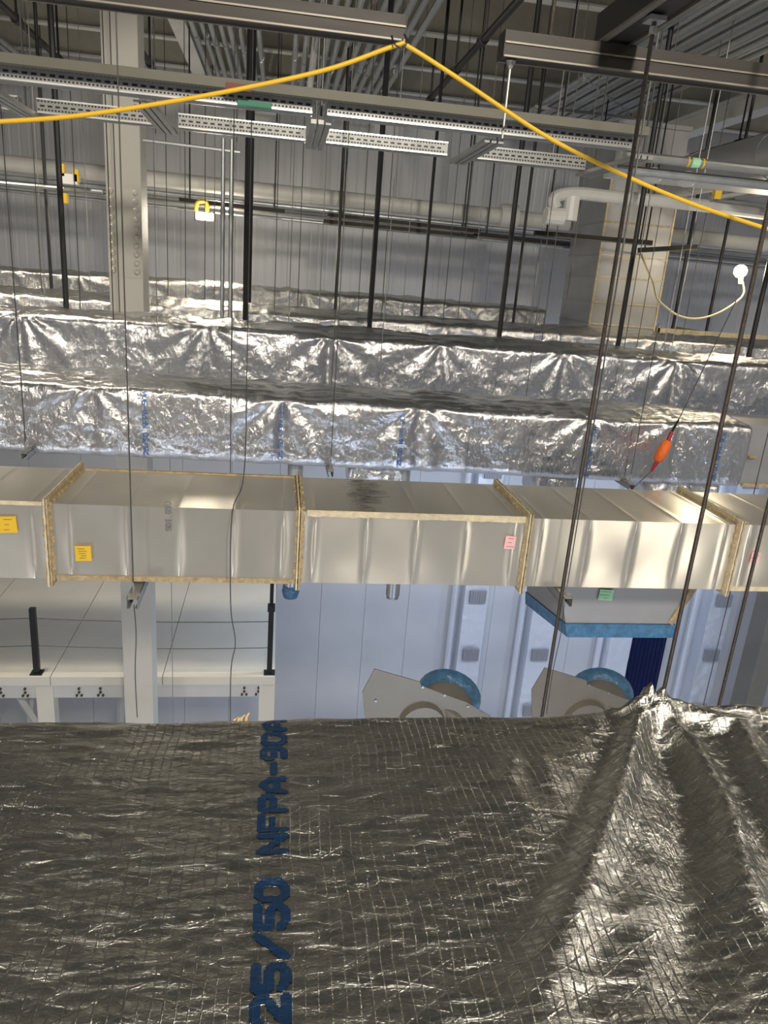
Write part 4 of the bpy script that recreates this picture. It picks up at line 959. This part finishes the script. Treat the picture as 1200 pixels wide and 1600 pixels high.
# ------------------------------------------------------------------ riser duct
rd = thing('riser_duct', 'tall rectangular riser duct with cream sealed seams and lit lower front', 'duct', (4.5, 10.1, 8.5))
x0, x1, y0, y1 = 4.06, 4.98, 9.62, 10.72
levels = [9.5 + (z - 9.5) * 1.069 for z in (8.55, 9.12, 9.38, 9.68, 9.93, 10.3, 10.95, 11.35)]
for a, b in zip(levels[:-1], levels[1:]):
    box('duct_section', (x0, x1, y0, y1, a + 0.004, b - 0.004), M['galv_shade'] , rd)
for z in levels[1:-1]:
    box('seam', (x0 - 0.002, x1 + 0.012, y0 - 0.014, y0 + 0.02, z - 0.009, z + 0.009), M['sealant_pale' if z < 10.25 else 'sealant'], rd); box('side_seam', (x0 - 0.010, x0, y0 + 0.02, y1, z - 0.008, z + 0.008), M['galv_dark'], rd)
for xx in (x0, x1): box('corner_seam', (xx - 0.012, xx + 0.012, y0 - 0.01, y0 + 0.01, levels[0], levels[-2]), M['sealant_pale'], rd)
box('elbow_cap', (x0 - 0.02, x1 + 0.02, y0 - 0.02, y1 + 0.02, levels[-1], levels[-1] + 0.05), M['galv_shade'], rd)
box('side_duct', (x1, 6.2, 9.75, 10.3, 10.85, 11.25), M['galv_shade'], rd)
# pipes around the riser
t = thing('white_pipe', 'white pipe with a bend in front of the riser duct', 'pipe', (5, 8.3, 10.2))
pa = [at(x, y, 8.2) for x, y in ((868, 325), (868, 308), (900, 302), (960, 308), (1080, 319), (1260, 342))]
MB().tube(smooth_path(pa, 5), 0.065, 12).build('pipe', M['white_pipe'], t, smooth='auto')
c = at(868, 322, 8.2); MB().tube([c + np.array([-0.1, 0, -0.1]), c + np.array([0.1, 0, -0.1])], 0.09, 12).build('coupling', M['white_pvc'], t, smooth='auto')
c = at(892, 326, 8.2); MB().tube([c + np.array([0, 0, -0.12]), c + np.array([0, 0, 0.12])], 0.08, 12).build('valve_body', M['white_pvc'], t, smooth='auto')
t = thing('corner_strut', 'bright zinc strut frame at the right edge under the pipe run', 'strut', tuple(at(1160, 300, 6.5)))
for p, q, r in (((1110, 310), (1260, 285), 0.03), ((1118, 312), (1260, 330), 0.022), ((1130, 300), (1260, 270), 0.022)):
    MB().tube([at(*p, 6.5), at(*q, 6.5 if r > 0.025 else 7.0)], r, 6).build('strut', M['zinc'], t)
c = at(1118, 302, 6.5); MB().box(c[0] - 0.03, c[0] + 0.03, 6.45, 6.5, c[2] - 0.05, c[2] + 0.05).build('yellow_block', M['yellow_plastic'], t)
SD0 = at(1230, 238, 7.0); SD1 = SD0 + np.array([0.05, 2.5, 0.0]); SD0 = SD0 - np.array([0, 2.2, 0])
t = thing('slanted_duct', 'smooth grey round duct running back at the right edge', 'duct', tuple(SD1))
MB().tube([SD0, SD1], 0.22, 20).build('tube', M['galv_shade'], t, smooth='auto')
for u in (0.3, 0.6): e = SD0 + (SD1 - SD0) * (u + 0.2); MB().tube([e, e + np.array([0.004, 0.02, 0])], 0.225, 20).build('seam', M['zinc'], t, smooth='auto')

# ------------------------------------------------------------------ lit lamps in view
c = at(320, 338, 10.5)
t = thing('work_lamp', 'lit work lamp with yellow clamp hanging before the ribbed wall', 'work lamp', tuple(c))
MB().box(c[0] - 0.11, c[0] + 0.11, c[1] - 0.035, c[1] + 0.0, c[2] - 0.045, c[2] + 0.045).build('lit_face', M['led'], t, bevel=0.01)
MB().box(c[0] - 0.13, c[0] + 0.13, c[1] + 0.002, c[1] + 0.05, c[2] - 0.06, c[2] + 0.06).build('housing', M['black'], t, bevel=0.008)
MB().tube(smooth_path([c + np.array(p) for p in ((-0.11, 0, 0.05), (-0.09, 0, 0.16), (0.02, 0, 0.17), (0.03, 0, 0.06))], 5), 0.025, 8).build('yellow_clamp', M['yellow_plastic'], t, smooth='auto')
MB().tube([c + np.array([-0.03, 0, 0.16]), (c[0] - 0.03, 10.72, 10.235)], 0.012, 6).build('hook', M['yellow_plastic'], t)
lamp_point('work_lamp_light', (c[0], c[1] - 0.12, c[2] - 0.05), 45, 0.06, (1.0, 0.9, 0.7))
lamp_point('work_lamp_light', (c[0] + 0.15, c[1] + 0.75, c[2] - 0.2), 130, 0.06, (1.0, 0.9, 0.7))
c = at(1157, 424, 8.6)
t = thing('bare_bulb', 'glowing bare bulb hanging at the right on a cream cord', 'bulb', tuple(c))
MB().sphere(c, 0.075, 14, 10).build('globe', M['bulb'], t, smooth=True)
MB().tube([c + np.array([0.02, 0, -0.06]), c + np.array([0.03, 0, -0.14])], [0.03, 0.025], 10).build('socket', M['cream_cord'], t, smooth='auto')
lamp_point('bulb_light', (c[0], c[1] - 0.12, c[2] + 0.02), 90, 0.06, (1.0, 0.85, 0.6))
pts = [at(x, y, 8.6) for x, y in ((1160, 440), (1162, 458), (1150, 472), (1120, 490), (1088, 498), (1060, 493), (1038, 478), (1026, 464), (1020, 440), (1006, 408))] + [at(1003, 400, 9.1), at(1004, 398, 9.61)]
MB().tube(smooth_path(pts, 6), 0.012, 8).build('lamp_cord', M['cream_cord'], None, smooth=True, label='cream lamp cord sagging between the bulb and the riser duct', cat='cord')
